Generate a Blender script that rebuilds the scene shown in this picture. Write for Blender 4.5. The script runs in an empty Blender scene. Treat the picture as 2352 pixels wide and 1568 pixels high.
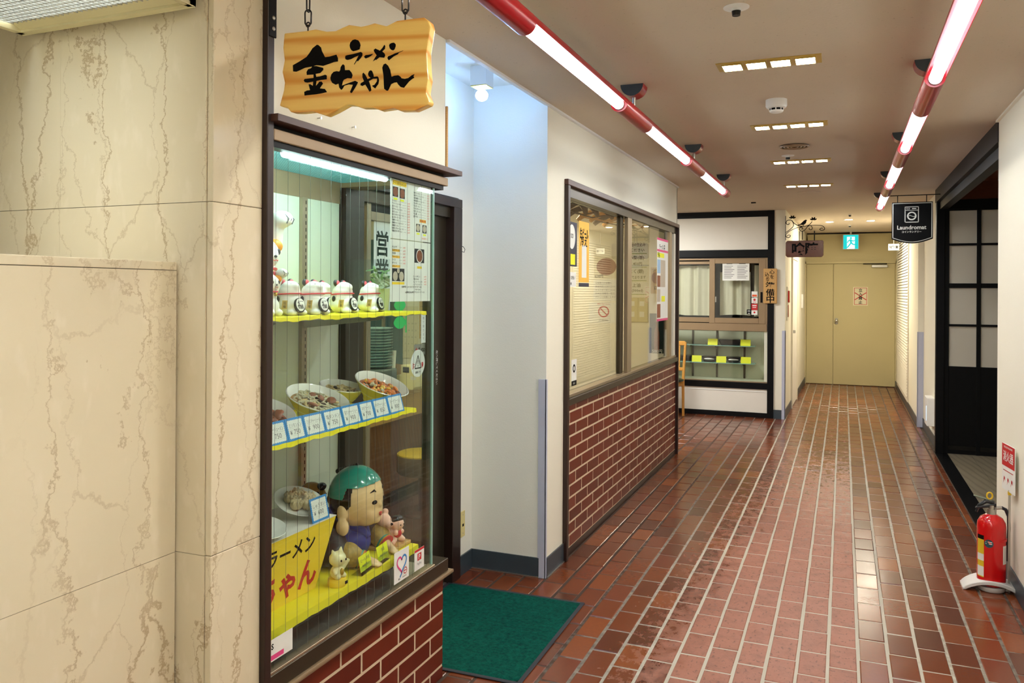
import bpy, bmesh, math, random
from mathutils import Vector, Matrix, Euler, Quaternion
random.seed(7)
PI = math.pi
R = math.radians
scene = bpy.context.scene
C = scene.collection

# ---------------------------------------------------------------- camera
EYE = 1.55
YAW = math.atan(761 / 1850.0)
ROLL = 0.0057
cam_d = bpy.data.cameras.new('camera')
cam = bpy.data.objects.new('camera', cam_d)
C.objects.link(cam)
cam_d.sensor_fit = 'HORIZONTAL'
cam_d.sensor_width = 36.0
cam_d.lens = 1850.0 / 2352.0 * 36.0
cam_d.shift_y = -(784 - 667.3) / 2352.0
cam_d.clip_start = 0.05
cam_d.clip_end = 60
cam.location = (0, 0, EYE)
fwd = Vector((-math.sin(YAW), math.cos(YAW), 0))
rgt = Vector((math.cos(YAW), math.sin(YAW), 0))
up = Vector((0, 0, 1))
r2 = rgt * math.cos(ROLL) + up * math.sin(ROLL)
u2 = up * math.cos(ROLL) - rgt * math.sin(ROLL)
cam.matrix_world = Matrix(((r2.x, u2.x, -fwd.x, 0), (r2.y, u2.y, -fwd.y, 0), (r2.z, u2.z, -fwd.z, EYE), (0, 0, 0, 1)))
scene.camera = cam

# ---------------------------------------------------------------- world, exposure
world = bpy.data.worlds.new('world')
scene.world = world
world.use_nodes = True
bg = world.node_tree.nodes['Background']
bg.inputs[0].default_value = (0.9, 0.95, 1.0, 1)
bg.inputs[1].default_value = 0.02
vs = scene.view_settings
vs.view_transform = 'Standard'
vs.look = 'None'
vs.gamma = 1.0
vs.use_curve_mapping = False
vs.exposure = 0.25
LAMP_TUBE = 15.0        # corridor tubes
LAMP_LED = 152.0         # recessed LED squares
LAMP_NOOK = 85.0        # cool globe in the entrance recess
LAMP_CASE = 62.0        # tube in the display case
LAMP_LOBBY = 22.0        # louvred lobby luminaire
LAMP_SHOP = 40.0         # ceiling panel in the noodle shop
LAMP_DOWN = 700.0        # end downlights
LAMP_BRANCH_FILL = 55.0      # unseen ceiling panel added to brighten the far shop front

# ---------------------------------------------------------------- materials
def lin(c):
    return tuple(((x / 255.0) / 12.92 if x / 255.0 <= 0.04045 else ((x / 255.0 + 0.055) / 1.055) ** 2.4) for x in c) + (1.0,)

class NT:
    def __init__(s, name):
        s.m = bpy.data.materials.new(name)
        s.m.use_nodes = True
        s.t = s.m.node_tree
        s.t.nodes.clear()
        s.out = s.n('ShaderNodeOutputMaterial')
    def n(s, typ, **kw):
        nd = s.t.nodes.new(typ)
        for k, v in kw.items():
            setattr(nd, k, v)
        return nd
    def l(s, a, b):
        s.t.links.new(a, b)
    def pos(s, world=True):
        if world:
            return s.n('ShaderNodeNewGeometry').outputs['Position']
        return s.n('ShaderNodeTexCoord').outputs['Object']
    def scale(s, vec, sc):
        mp = s.n('ShaderNodeMapping')
        mp.inputs['Scale'].default_value = sc
        s.l(vec, mp.inputs['Vector'])
        return mp.outputs[0]
    def noise(s, vec, scale, detail=3.0, rough=0.5, dist=0.0):
        nd = s.n('ShaderNodeTexNoise')
        nd.inputs['Scale'].default_value = scale
        nd.inputs['Detail'].default_value = detail
        nd.inputs['Roughness'].default_value = rough
        nd.inputs['Distortion'].default_value = dist
        s.l(vec, nd.inputs['Vector'])
        return nd.outputs[0]
    def mix(s, fac, a, b, mode='MIX'):
        nd = s.n('ShaderNodeMix', data_type='RGBA', blend_type=mode)
        for val, i in ((fac, 0), (a, 6), (b, 7)):
            if hasattr(val, 'is_linked') or hasattr(val, 'links'):
                s.l(val, nd.inputs[i])
            else:
                nd.inputs[i].default_value = val
        return nd.outputs[2]
    def ramp(s, fac, stops, interp='LINEAR'):
        nd = s.n('ShaderNodeValToRGB')
        cr = nd.color_ramp
        cr.interpolation = interp
        while len(cr.elements) < len(stops):
            cr.elements.new(0.5)
        for e, (p, c) in zip(cr.elements, stops):
            e.position = p
            e.color = c if len(c) == 4 else tuple(c) + (1,)
        s.l(fac, nd.inputs[0])
        return nd.outputs[0]
    def math(s, op, a, b=0.0, clamp=False):
        nd = s.n('ShaderNodeMath', operation=op, use_clamp=clamp)
        for i, val in enumerate((a, b)):
            if hasattr(val, 'links'):
                s.l(val, nd.inputs[i])
            else:
                nd.inputs[i].default_value = val
        return nd.outputs[0]
    def bsdf(s, col, rough=0.5, metal=0.0, spec=0.5, bump=None, coat=0.0):
        p = s.n('ShaderNodeBsdfPrincipled')
        for val, key in ((col, 'Base Color'), (rough, 'Roughness')):
            if hasattr(val, 'links'):
                s.l(val, p.inputs[key])
            else:
                p.inputs[key].default_value = val
        p.inputs['Metallic'].default_value = metal
        p.inputs['Specular IOR Level'].default_value = spec
        p.inputs['Coat Weight'].default_value = coat
        p.inputs['Coat Roughness'].default_value = 0.08
        if bump is not None:
            b = s.n('ShaderNodeBump')
            b.inputs['Strength'].default_value = bump[1]
            b.inputs['Distance'].default_value = bump[2] if len(bump) > 2 else 0.002
            s.l(bump[0], b.inputs['Height'])
            s.l(b.outputs[0], p.inputs['Normal'])
        s.l(p.outputs[0], s.out.inputs[0])
        return p

G = (0, 0, 0, 1)
W = (1, 1, 1, 1)
def sc4(c, k):
    return (min(1, c[0] * k), min(1, c[1] * k), min(1, c[2] * k), 1)

def P(name, rgb, rough=0.5, metal=0.0, spec=0.5, var=0.06, vs_=14.0, bump=0.0, bs=120.0, coat=0.0):
    t = NT(name)
    c = lin(rgb)
    po = t.pos(True)
    f = t.noise(po, vs_, 4.0)
    col = t.mix(f, sc4(c, 1 - var), sc4(c, 1 + var))
    b = None
    if bump:
        b = (t.noise(po, bs, 2.0), bump, 0.002)
    t.bsdf(col, rough, metal, spec, b, coat)
    return t.m

def EMIT(name, rgb, strength):
    t = NT(name)
    e = t.n('ShaderNodeEmission')
    po = t.pos(True)
    c = lin(rgb)
    t.l(t.mix(t.noise(po, 6.0), sc4(c, 0.98), c), e.inputs[0])
    e.inputs[1].default_value = strength
    t.l(e.outputs[0], t.out.inputs[0])
    return t.m

def GLASS(name, tint=(1, 1, 1, 1), ior=1.5, haze=0.0):
    t = NT(name)
    tr = t.n('ShaderNodeBsdfTransparent')
    tr.inputs[0].default_value = tint
    gl = t.n('ShaderNodeBsdfGlossy')
    gl.inputs['Roughness'].default_value = 0.0
    f0 = ((ior - 1) / (ior + 1)) ** 2
    lw = t.n('ShaderNodeLayerWeight')
    lw.inputs[0].default_value = 0.5
    fr = t.math('ADD', f0, t.math('MULTIPLY', t.math('POWER', lw.outputs['Facing'], 5.0), 1.0 - f0))
    # a trace of waviness in the sheet
    b = t.n('ShaderNodeBump')
    b.inputs['Strength'].default_value = 0.02
    b.inputs['Distance'].default_value = 0.001
    t.l(t.noise(t.pos(True), 3.0, 1.0), b.inputs['Height'])
    t.l(b.outputs[0], gl.inputs['Normal'])
    mx = t.n('ShaderNodeMixShader')
    t.l(fr, mx.inputs[0])
    t.l(tr.outputs[0], mx.inputs[1])
    t.l(gl.outputs[0], mx.inputs[2])
    t.l(mx.outputs[0], t.out.inputs[0])
    return t.m

def WOOD(name, a, b, scale=(6, 40, 40), rough=0.35, world=False, dist=3.0, coat=0.0, wscale=1.6):
    t = NT(name)
    v = t.scale(t.pos(world), scale)
    w = t.n('ShaderNodeTexWave', wave_type='BANDS', bands_direction='DIAGONAL', wave_profile='SIN')
    w.inputs['Scale'].default_value = wscale
    w.inputs['Distortion'].default_value = dist
    w.inputs['Detail'].default_value = 2.0
    w.inputs['Detail Scale'].default_value = 0.6
    t.l(v, w.inputs[0])
    f = t.ramp(w.outputs['Fac'], [(0.0, G), (0.6, (0.12,) * 3 + (1,)), (1.0, W)])
    col = t.mix(f, lin(a), lin(b))
    n = t.noise(v, 5.0, 5.0)
    col = t.mix(t.math('MULTIPLY', n, 0.35), col, lin(b))
    t.bsdf(col, rough, 0, 0.4, (w.outputs['Fac'], 0.08), coat)
    return t.m

def MARBLE(name):
    t = NT(name)
    po = t.pos(True)
    big = t.noise(po, 1.6, 4.0)
    col = t.mix(t.ramp(big, [(0.3, G), (0.72, W)]), lin((232, 218, 188)), lin((218, 204, 172)))
    fl = t.noise(t.scale(po, (1, 1, 0.45)), 26.0, 3.0)
    col = t.mix(t.ramp(fl, [(0.58, G), (0.72, (0.5,) * 3)]), col, lin((236, 222, 196)))
    br = t.noise(t.scale(po, (1, 1, 0.35)), 3.2, 5.0)
    col = t.mix(t.ramp(br, [(0.66, G), (0.82, (0.22,) * 3)]), col, lin((208, 182, 136)))
    # jagged veins running mostly up and down
    nz = t.n('ShaderNodeTexNoise')
    nz.inputs['Scale'].default_value = 9.0
    nz.inputs['Detail'].default_value = 8.0
    nz.inputs['Roughness'].default_value = 0.68
    t.l(po, nz.inputs['Vector'])
    vm = t.n('ShaderNodeVectorMath', operation='MULTIPLY_ADD')
    t.l(nz.outputs['Color'], vm.inputs[0])
    vm.inputs[1].default_value = (0.13, 0.13, 0.10)
    t.l(po, vm.inputs[2])
    def veins(sc_, w0, w1, colr, off, keep):
        mp = t.n('ShaderNodeMapping')
        mp.inputs['Scale'].default_value = sc_
        mp.inputs['Location'].default_value = off
        t.l(vm.outputs[0], mp.inputs[0])
        vo = t.n('ShaderNodeTexVoronoi', feature='DISTANCE_TO_EDGE')
        vo.inputs['Scale'].default_value = 1.0
        t.l(mp.outputs[0], vo.inputs['Vector'])
        line = t.ramp(vo.outputs['Distance'], [(0.0, W), (w0, (0.8,) * 3), (w1, G)])
        kk = t.ramp(t.noise(t.scale(po, (1, 1, .5)), 2.3, 2.0), [(keep - 0.08, G), (keep + 0.1, W)])
        return t.math('MULTIPLY', line, kk), colr
    f1, c1 = veins((4.2, 4.2, 0.42), 0.005, 0.014, lin((160, 128, 86)), (0.3, 0.1, 0), 0.46)
    col = t.mix(t.math('MULTIPLY', f1, 0.62), col, c1)
    f2, c2 = veins((5.0, 5.0, 1.7), 0.004, 0.012, lin((172, 146, 110)), (1.7, 2.3, 0.9), 0.5)
    col = t.mix(t.math('MULTIPLY', f2, 0.4), col, c2)
    t.bsdf(col, 0.16, 0, 0.5)
    return t.m

def FLOORBRICK(name):
    t = NT(name)
    po = t.pos(True)
    oi = t.n('ShaderNodeObjectInfo').outputs['Random']
    ri = t.n('ShaderNodeNewGeometry').outputs['Random Per Island']
    rnd = t.math('FRACT', t.math('ADD', t.math('MULTIPLY', oi, 7.31), ri))
    base = t.ramp(rnd, [(0.0, lin((86, 40, 24))), (0.3, lin((104, 50, 28))), (0.62, lin((124, 62, 30))), (0.85, lin((112, 52, 34))), (1.0, lin((142, 74, 34)))])
    sm = t.noise(po, 55.0, 4.0)
    base = t.mix(t.math('MULTIPLY', sm, 0.35), base, lin((84, 48, 30)))
    sx = t.n('ShaderNodeSeparateXYZ')
    t.l(po, sx.inputs[0])
    # walked strip: the varnish is gone along the left-of-centre lane, ending at one joint
    x = sx.outputs['X']
    l1 = t.n('ShaderNodeMapRange'); l1.inputs[1].default_value = -1.05; l1.inputs[2].default_value = -0.42
    t.l(x, l1.inputs[0])
    l2 = t.n('ShaderNodeMapRange'); l2.inputs[1].default_value = 0.07; l2.inputs[2].default_value = 0.060
    t.l(x, l2.inputs[0])
    l3 = t.n('ShaderNodeMapRange'); l3.inputs[1].default_value = 8.5; l3.inputs[2].default_value = 3.2; l3.inputs[3].default_value = 0.3
    t.l(sx.outputs['Y'], l3.inputs[0])
    lane = t.math('MULTIPLY', t.math('MULTIPLY', l1.outputs[0], l2.outputs[0]), l3.outputs[0])
    wn = t.noise(t.scale(po, (1, 0.7, 1)), 22.0, 7.0, 0.66)
    wear = t.ramp(t.math('ADD', t.math('MULTIPLY', lane, 0.62), t.math('MULTIPLY', wn, 0.9)), [(0.66, G), (0.86, W)])
    pink = t.mix(t.noise(po, 90.0, 3.0), lin((160, 102, 80)), lin((132, 80, 60)))
    pink = t.mix(t.math('MULTIPLY', rnd, 0.3), pink, lin((170, 108, 84)))
    pink = t.mix(t.ramp(t.noise(po, 13.0, 5.0, 0.6), [(0.48, G), (0.72, (0.55,) * 3)]), pink, lin((112, 66, 46)))
    pits = t.ramp(t.noise(t.scale(po, (1, .5, 1)), 70.0, 5.0), [(0.34, W), (0.42, G)])
    pink = t.mix(t.math('MULTIPLY', pits, 0.7), pink, lin((96, 56, 40)))
    col = t.mix(wear, base, pink)
    rough = t.math('ADD', t.math('MULTIPLY', wear, 0.3), t.math('ADD', 0.13, t.math('MULTIPLY', t.noise(po, 9.0, 4.0), 0.16)))
    t.bsdf(col, rough, 0, 0.55, (t.noise(po, 130.0, 4.0), 0.14, 0.001))
    return t.m

def GROUT(name):
    t = NT(name)
    po = t.pos(True)
    sx = t.n('ShaderNodeSeparateXYZ')
    t.l(po, sx.inputs[0])
    l1 = t.n('ShaderNodeMapRange'); l1.inputs[1].default_value = -1.2; l1.inputs[2].default_value = -0.6
    t.l(sx.outputs['X'], l1.inputs[0])
    l2 = t.n('ShaderNodeMapRange'); l2.inputs[1].default_value = 0.75; l2.inputs[2].default_value = 0.15; l2.inputs[3].default_value = 0.12
    t.l(sx.outputs['X'], l2.inputs[0])
    a = t.math('MULTIPLY', l1.outputs[0], l2.outputs[0])
    n = t.noise(po, 24.0, 5.0)
    l3 = t.n('ShaderNodeMapRange'); l3.inputs[1].default_value = 11.0; l3.inputs[2].default_value = 5.0; l3.inputs[3].default_value = 0.45
    t.l(sx.outputs['Y'], l3.inputs[0])
    a = t.math('MULTIPLY', a, l3.outputs[0])
    f = t.ramp(t.math('ADD', t.math('MULTIPLY', a, 0.75), t.math('MULTIPLY', n, 0.55)), [(0.35, G), (0.85, W)])
    col = t.mix(f, lin((70, 52, 40)), lin((182, 176, 160)))
    t.bsdf(col, 0.75, 0, 0.3, (t.noise(po, 90.0), 0.3))
    return t.m

def WALLBRICK(name):
    t = NT(name)
    oi = t.n('ShaderNodeObjectInfo').outputs['Random']
    po = t.pos(True)
    base = t.ramp(oi, [(0, lin((88, 26, 16))), (0.4, lin((100, 32, 18))), (0.8, lin((112, 40, 22))), (1.0, lin((94, 32, 22)))])
    col = t.mix(t.math('MULTIPLY', t.noise(po, 40.0, 4.0), 0.4), base, lin((122, 50, 28)))
    t.bsdf(col, 0.35, 0, 0.32, (t.noise(po, 100.0, 3.0), 0.12, 0.001))
    return t.m

M = {}
M['cream'] = P('cream_wallpaper', (236, 231, 212), 0.75, bump=0.25, bs=220, var=0.015, vs_=3)
M['cool_wall'] = P('white_wallpaper', (234, 233, 222), 0.75, bump=0.3, bs=160, var=0.015, vs_=3)
def _ceil():
    t = NT('textured_ceiling_board')
    po = t.pos(True)
    c = lin((208, 193, 172))
    col = t.mix(t.noise(po, 2.0, 4.0), sc4(c, .95), sc4(c, 1.05))
    sp = t.ramp(t.noise(t.scale(po, (1, 1.6, 1)), 62.0, 3.0, 0.6), [(0.27, W), (0.33, G)])
    col = t.mix(t.math('MULTIPLY', sp, 0.55), col, lin((150, 132, 110)))
    t.bsdf(col, 0.85, 0, 0.3, (t.noise(po, 70.0, 3.0), 0.4, 0.002))
    return t.m
M['ceiling'] = _ceil()
M['olive_wall'] = P('painted_end_wall', (206, 194, 150), 0.6, var=0.03, vs_=2)
M['olive_door'] = P('painted_steel_door', (196, 184, 138), 0.45, var=0.04, vs_=2)
M['white'] = P('white_enamel', (238, 237, 232), 0.4, var=0.02)
M['white_panel'] = P('white_panel', (232, 227, 215), 0.6, var=0.02)
M['black'] = P('black_painted_timber', (6, 7, 10), 0.45, spec=0.2, var=0.2)
M['black_gloss'] = P('black_gloss', (10, 10, 12), 0.2, var=0.1)
M['brown_frame'] = P('dark_brown_timber', (42, 24, 18), 0.38, var=0.25, vs_=30)
M['brown_frame2'] = P('red_brown_timber', (74, 44, 34), 0.4, var=0.2, vs_=25)
M['alu'] = P('satin_bronze_aluminium', (168, 152, 126), 0.38, 0.75, var=0.05)
M['alu_dark'] = P('dark_bronze_aluminium', (74, 66, 52), 0.35, 0.7, var=0.1)
M['alu_tan'] = P('tan_aluminium', (150, 126, 96), 0.42, 0.3, var=0.06)
M['steel'] = P('brushed_steel', (188, 186, 178), 0.3, 0.9, var=0.05)
M['base_grey'] = P('slate_vinyl_skirting', (58, 68, 76), 0.4, var=0.08)
M['guard'] = P('lilac_grey_corner_guard', (186, 190, 208), 0.45, var=0.02)
M['red_enamel'] = P('deep_red_enamel', (150, 6, 20), 0.28, spec=0.35, var=0.05)
M['red_plastic'] = P('signal_red_paint', (206, 10, 14), 0.22, spec=0.5, var=0.03, coat=0.4)
M['paper'] = P('white_paper', (232, 232, 224), 0.6, var=0.02)
M['paper_cream'] = P('cream_paper', (222, 214, 184), 0.6, var=0.03)
M['ink'] = P('black_ink', (7, 6, 7), 0.6, spec=0.12, var=0.1)
M['ink_green'] = P('dark_green_ink', (10, 36, 32), 0.6, spec=0.15, var=0.1)
M['ink_grey'] = P('pencil_grey_ink', (96, 96, 98), 0.6, var=0.1)
M['ink_red'] = P('red_ink', (196, 30, 34), 0.5, var=0.08)
M['ink_coral'] = P('coral_ink', (238, 150, 140), 0.55, var=0.05)
M['ink_orange'] = P('orange_ink', (226, 92, 40), 0.5, var=0.05)
M['yellow_card'] = P('fluorescent_yellow_card', (236, 238, 24), 0.55, var=0.03)
M['yellow_cloth'] = P('yellow_cloth', (238, 222, 30), 0.7, var=0.05, bump=0.2, bs=300)
M['yellow_print'] = P('yellow_print', (244, 208, 44), 0.55, var=0.04)
M['amber_print'] = P('amber_print', (246, 190, 70), 0.55, var=0.04)
M['blue_card'] = P('blue_card', (44, 132, 200), 0.5, var=0.03)
M['blue_print'] = P('blue_print', (50, 90, 160), 0.5, var=0.08)
M['navy_print'] = P('navy_print', (28, 34, 62), 0.5, var=0.08)
M['lightblue_print'] = P('light_blue_print', (150, 186, 216), 0.5, var=0.08)
M['pink_print'] = P('pink_print', (222, 70, 130), 0.5, var=0.08)
M['photo_brown'] = P('food_photo_print', (136, 74, 40), 0.5, var=0.5, vs_=160)
M['photo_dark'] = P('photo_backdrop_print', (34, 32, 36), 0.5, var=0.3, vs_=60)
M['photo_pale'] = P('pale_food_print', (190, 178, 158), 0.5, var=0.35, vs_=180)
M['green_leaf_print'] = P('green_sticker', (40, 190, 96), 0.5, var=0.06)
M['ceramic'] = P('white_ceramic', (240, 238, 228), 0.14, var=0.02)
M['ceramic_teal'] = P('pale_teal_plate', (150, 186, 190), 0.25, var=0.05)
M['bowl_cream'] = P('cream_bowl_glaze', (238, 228, 170), 0.2, var=0.04)
M['soup_pale'] = P('pale_soup', (176, 146, 100), 0.12, var=0.3, vs_=60)
M['soup_red'] = P('red_brown_soup', (150, 72, 34), 0.12, var=0.3, vs_=60)
M['noodle'] = P('noodle', (222, 198, 142), 0.4, var=0.15, vs_=60)
M['sprout'] = P('bean_sprout', (206, 200, 168), 0.35, var=0.15, vs_=60)
M['pork'] = P('roast_pork', (150, 92, 66), 0.45, var=0.35, vs_=80)
M['prawn'] = P('orange_topping', (222, 128, 60), 0.35, var=0.3, vs_=90)
M['seaweed'] = P('dark_mushroom', (52, 34, 26), 0.4, var=0.3)
M['egg'] = P('yellow_egg', (238, 196, 80), 0.4, var=0.15, vs_=60)
M['dumpling'] = P('steamed_dumpling', (206, 184, 142), 0.35, var=0.2, vs_=70)
M['neko_white'] = P('white_painted_clay', (244, 240, 230), 0.3, var=0.02)
M['neko_cream'] = P('ivory_plastic', (238, 228, 176), 0.3, var=0.04)
M['neko_red'] = P('red_collar_paint', (206, 44, 58), 0.4, var=0.05)
M['neko_pink'] = P('pink_ear_paint', (226, 96, 104), 0.4, var=0.05)
M['neko_black'] = P('black_spot_paint', (40, 40, 42), 0.35, var=0.1)
M['neko_orange'] = P('orange_patch_paint', (230, 150, 50), 0.35, var=0.1)
M['gold'] = P('gold_paint', (196, 158, 62), 0.3, 0.6, var=0.2, vs_=60)
M['tag_tan'] = P('tan_tag', (206, 174, 116), 0.5, var=0.08)
M['skin'] = P('doll_skin_lacquer', (240, 202, 150), 0.22, var=0.03, coat=0.3)
M['skin_pink'] = P('pink_clay', (240, 190, 166), 0.35, var=0.04)
M['teal_lacquer'] = P('teal_lacquer', (42, 142, 124), 0.18, var=0.06, coat=0.4)
M['black_lacquer'] = P('black_lacquer', (12, 11, 13), 0.2, var=0.1)
M['kimono_blue'] = P('blue_kimono', (18, 44, 140), 0.5, var=0.2, vs_=60, bump=0.3, bs=300)
M['kimono_black'] = P('black_brocade', (22, 20, 22), 0.45, var=0.6, vs_=40)
M['kimono_gold'] = P('gold_brocade', (168, 140, 70), 0.5, var=0.7, vs_=70)
M['kimono_ochre'] = P('ochre_shoulder', (206, 160, 40), 0.45, var=0.08)
M['lip_red'] = P('lip_red', (196, 60, 48), 0.35, var=0.05)
M['kokeshi_brown'] = P('amber_lacquered_wood', (150, 102, 42), 0.2, var=0.15, vs_=40, coat=0.4)
M['kokeshi_face'] = P('pale_lacquered_wood', (214, 160, 84), 0.25, var=0.06)
M['sign_wood'] = WOOD('varnished_cedar', (255, 218, 124), (232, 160, 66), (1.3, 10, 17), 0.3, dist=7.0, coat=0.3, wscale=0.8)
M['sign_wood_edge'] = P('darker_cedar_edge', (150, 78, 30), 0.4, var=0.15)
M['wood_light'] = WOOD('light_beech', (214, 172, 108), (184, 138, 78), (8, 8, 60), 0.4)
M['wood_chair'] = WOOD('honey_beech', (222, 166, 82), (196, 136, 58), (30, 30, 5), 0.35)
M['wood_red'] = WOOD('red_brown_board', (112, 56, 30), (78, 34, 20), (4, 20, 30), 0.35)
M['wood_counter'] = WOOD('counter_maple', (206, 176, 118), (182, 146, 88), (4, 4, 20), 0.3)
M['wood_panel'] = WOOD('counter_panel', (134, 84, 48), (112, 66, 38), (9, 9, 2), 0.35)
M['chain'] = P('blackened_steel', (60, 58, 58), 0.28, 0.85, var=0.1)
M['mat_green'] = None
M['rubber'] = P('dark_rubber', (38, 42, 50), 0.6, var=0.1)
M['glass'] = GLASS('clear_glass', (0.97, 0.99, 0.98, 1), 1.5)
M['glass_case'] = GLASS('greenish_case_glass', (0.94, 0.985, 0.965, 1), 1.38)
M['glass_edge'] = P('green_glass_edge', (150, 190, 178), 0.15, var=0.04)
M['acrylic'] = GLASS('clear_acrylic', (0.9, 0.94, 0.95, 1), 1.45)
M['frost'] = P('frosted_pane', (206, 200, 184), 0.5, var=0.08, vs_=2.5)
M['wire'] = P('glass_wire', (92, 100, 92), 0.6, var=0.05)
M['case_back'] = P('pale_green_backboard', (214, 218, 200), 0.5, var=0.03, vs_=8)
M['teal_panel'] = P('teal_perforated_panel', (116, 172, 172), 0.5, var=0.06)
M['fridge'] = P('teal_refrigerator', (34, 82, 92), 0.35, var=0.2, vs_=5)
M['curtain'] = P('ivory_curtain', (206, 200, 174), 0.8, var=0.04)
M['far_back'] = P('grey_green_backboard', (196, 196, 168), 0.55, var=0.05, vs_=6)
M['tray'] = P('dark_lacquer_tray', (26, 22, 24), 0.25, var=0.2)
M['seat_green'] = P('dark_green_vinyl', (18, 34, 28), 0.35, var=0.1)
M['seat_mustard'] = P('mustard_vinyl', (196, 164, 40), 0.4, var=0.08)
M['seat_side'] = P('taupe_vinyl', (122, 98, 72), 0.5, var=0.1)
M['dark_floor'] = P('dark_shop_floor', (60, 38, 30), 0.3, var=0.25, vs_=6)
M['plank_grey'] = WOOD('grey_plank_floor', (128, 118, 98), (100, 92, 76), (6, 1, 6), 0.4, world=True)
M['outlet'] = P('ivory_plate', (224, 208, 140), 0.4, var=0.03)
M['led_housing'] = P('brassy_reflector', (206, 178, 92), 0.3, 0.5, var=0.08)
M['brown_lacquer_sign'] = WOOD('dark_carved_board', (112, 58, 26), (70, 32, 14), (30, 30, 6), 0.3, coat=0.2)
M['ext_label'] = P('yellow_label', (226, 190, 40), 0.45, var=0.04)
M['ext_grey'] = P('pale_grey_plastic', (214, 212, 206), 0.45, var=0.03)
M['ext_dark'] = P('dark_grey_lever', (52, 54, 56), 0.3, 0.6, var=0.08)
M['ext_green'] = P('grey_green_lever', (120, 130, 112), 0.4, 0.3, var=0.05)
M['leaf'] = P('faded_silk_leaf', (150, 176, 112), 0.6, var=0.3, vs_=60)
M['petal'] = P('cream_silk_petal', (222, 214, 180), 0.6, var=0.12, vs_=40)
M['box_green'] = P('green_plastic', (112, 146, 42), 0.4, var=0.05)
M['box_grey'] = P('grey_plastic_crate', (92, 108, 112), 0.45, var=0.08)
M['e_tube'] = EMIT('white_tube_glow', (238, 247, 255), LAMP_TUBE)
M['e_led'] = EMIT('warm_led_glow', (252, 250, 246), LAMP_LED)
M['e_nook'] = EMIT('cool_globe_glow', (136, 186, 255), LAMP_NOOK)
M['e_case'] = EMIT('cool_case_tube_glow', (222, 250, 252), LAMP_CASE)
M['e_lobby'] = EMIT('cool_diffuser_glow', (232, 244, 255), LAMP_LOBBY)
M['e_shop'] = EMIT('warm_panel_glow', (255, 236, 196), LAMP_SHOP)
M['e_down'] = EMIT('warm_downlight_glow', (255, 246, 222), LAMP_DOWN)
M['e_grid'] = EMIT('teal_case_panel_glow', (120, 196, 200), 0.55)
M['e_branch_fill'] = EMIT('branch_fill_glow', (246, 246, 244), LAMP_BRANCH_FILL)
M['e_exit'] = EMIT('exit_green_glow', (40, 214, 210), 0.9)
M['e_exit_w'] = EMIT('exit_white_glow', (236, 252, 250), 1.1)
M['e_foot'] = EMIT('foot_light_glow', (200, 230, 255), 1.2)
M['marble'] = MARBLE('cream_marble')
M['floorbrick'] = FLOORBRICK('glazed_floor_brick')
M['grout'] = GROUT('floor_mortar')
M['wallbrick'] = WALLBRICK('glazed_red_brick')
M['mortar'] = P('cream_mortar', (214, 192, 160), 0.8, var=0.06, bump=0.3, bs=150)
def _mat_green():
    t = NT('green_loop_pile')
    po = t.pos(True)
    n = t.noise(po, 60.0, 5.0, 0.7)
    n2 = t.noise(po, 9.0, 3.0)
    col = t.mix(t.ramp(n, [(0.3, G), (0.7, W)]), lin((0, 46, 40)), lin((10, 96, 80)))
    col = t.mix(t.math('MULTIPLY', n2, 0.4), col, lin((0, 60, 52)))
    t.bsdf(col, 0.95, 0, 0.1, (n, 1.0, 0.006))
    return t.m
M['mat_green'] = _mat_green()

# ---------------------------------------------------------------- geometry helpers
OFF = {}
_txt = {}
def text_geo(body, off=0.0, res=2):
    key = (body, off, res)
    if key in _txt:
        return _txt[key]
    cu = bpy.data.curves.new('lettering', 'FONT')
    cu.body = body
    cu.resolution_u = res
    cu.offset = off
    cu.size = 1.0
    o = bpy.data.objects.new('lettering', cu)
    C.objects.link(o)
    dg = bpy.context.evaluated_depsgraph_get()
    me = bpy.data.meshes.new_from_object(o.evaluated_get(dg))
    vv = [v.co.copy() for v in me.vertices]
    ff = [tuple(p.vertices) for p in me.polygons]
    bpy.data.objects.remove(o)
    bpy.data.curves.remove(cu)
    bpy.data.meshes.remove(me)
    if vv:
        xs = [v.x for v in vv]; ys = [v.y for v in vv]
        bb = (min(xs), max(xs), min(ys), max(ys))
    else:
        bb = (0, 1, 0, 1)
    _txt[key] = (vv, ff, bb)
    return _txt[key]

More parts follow.
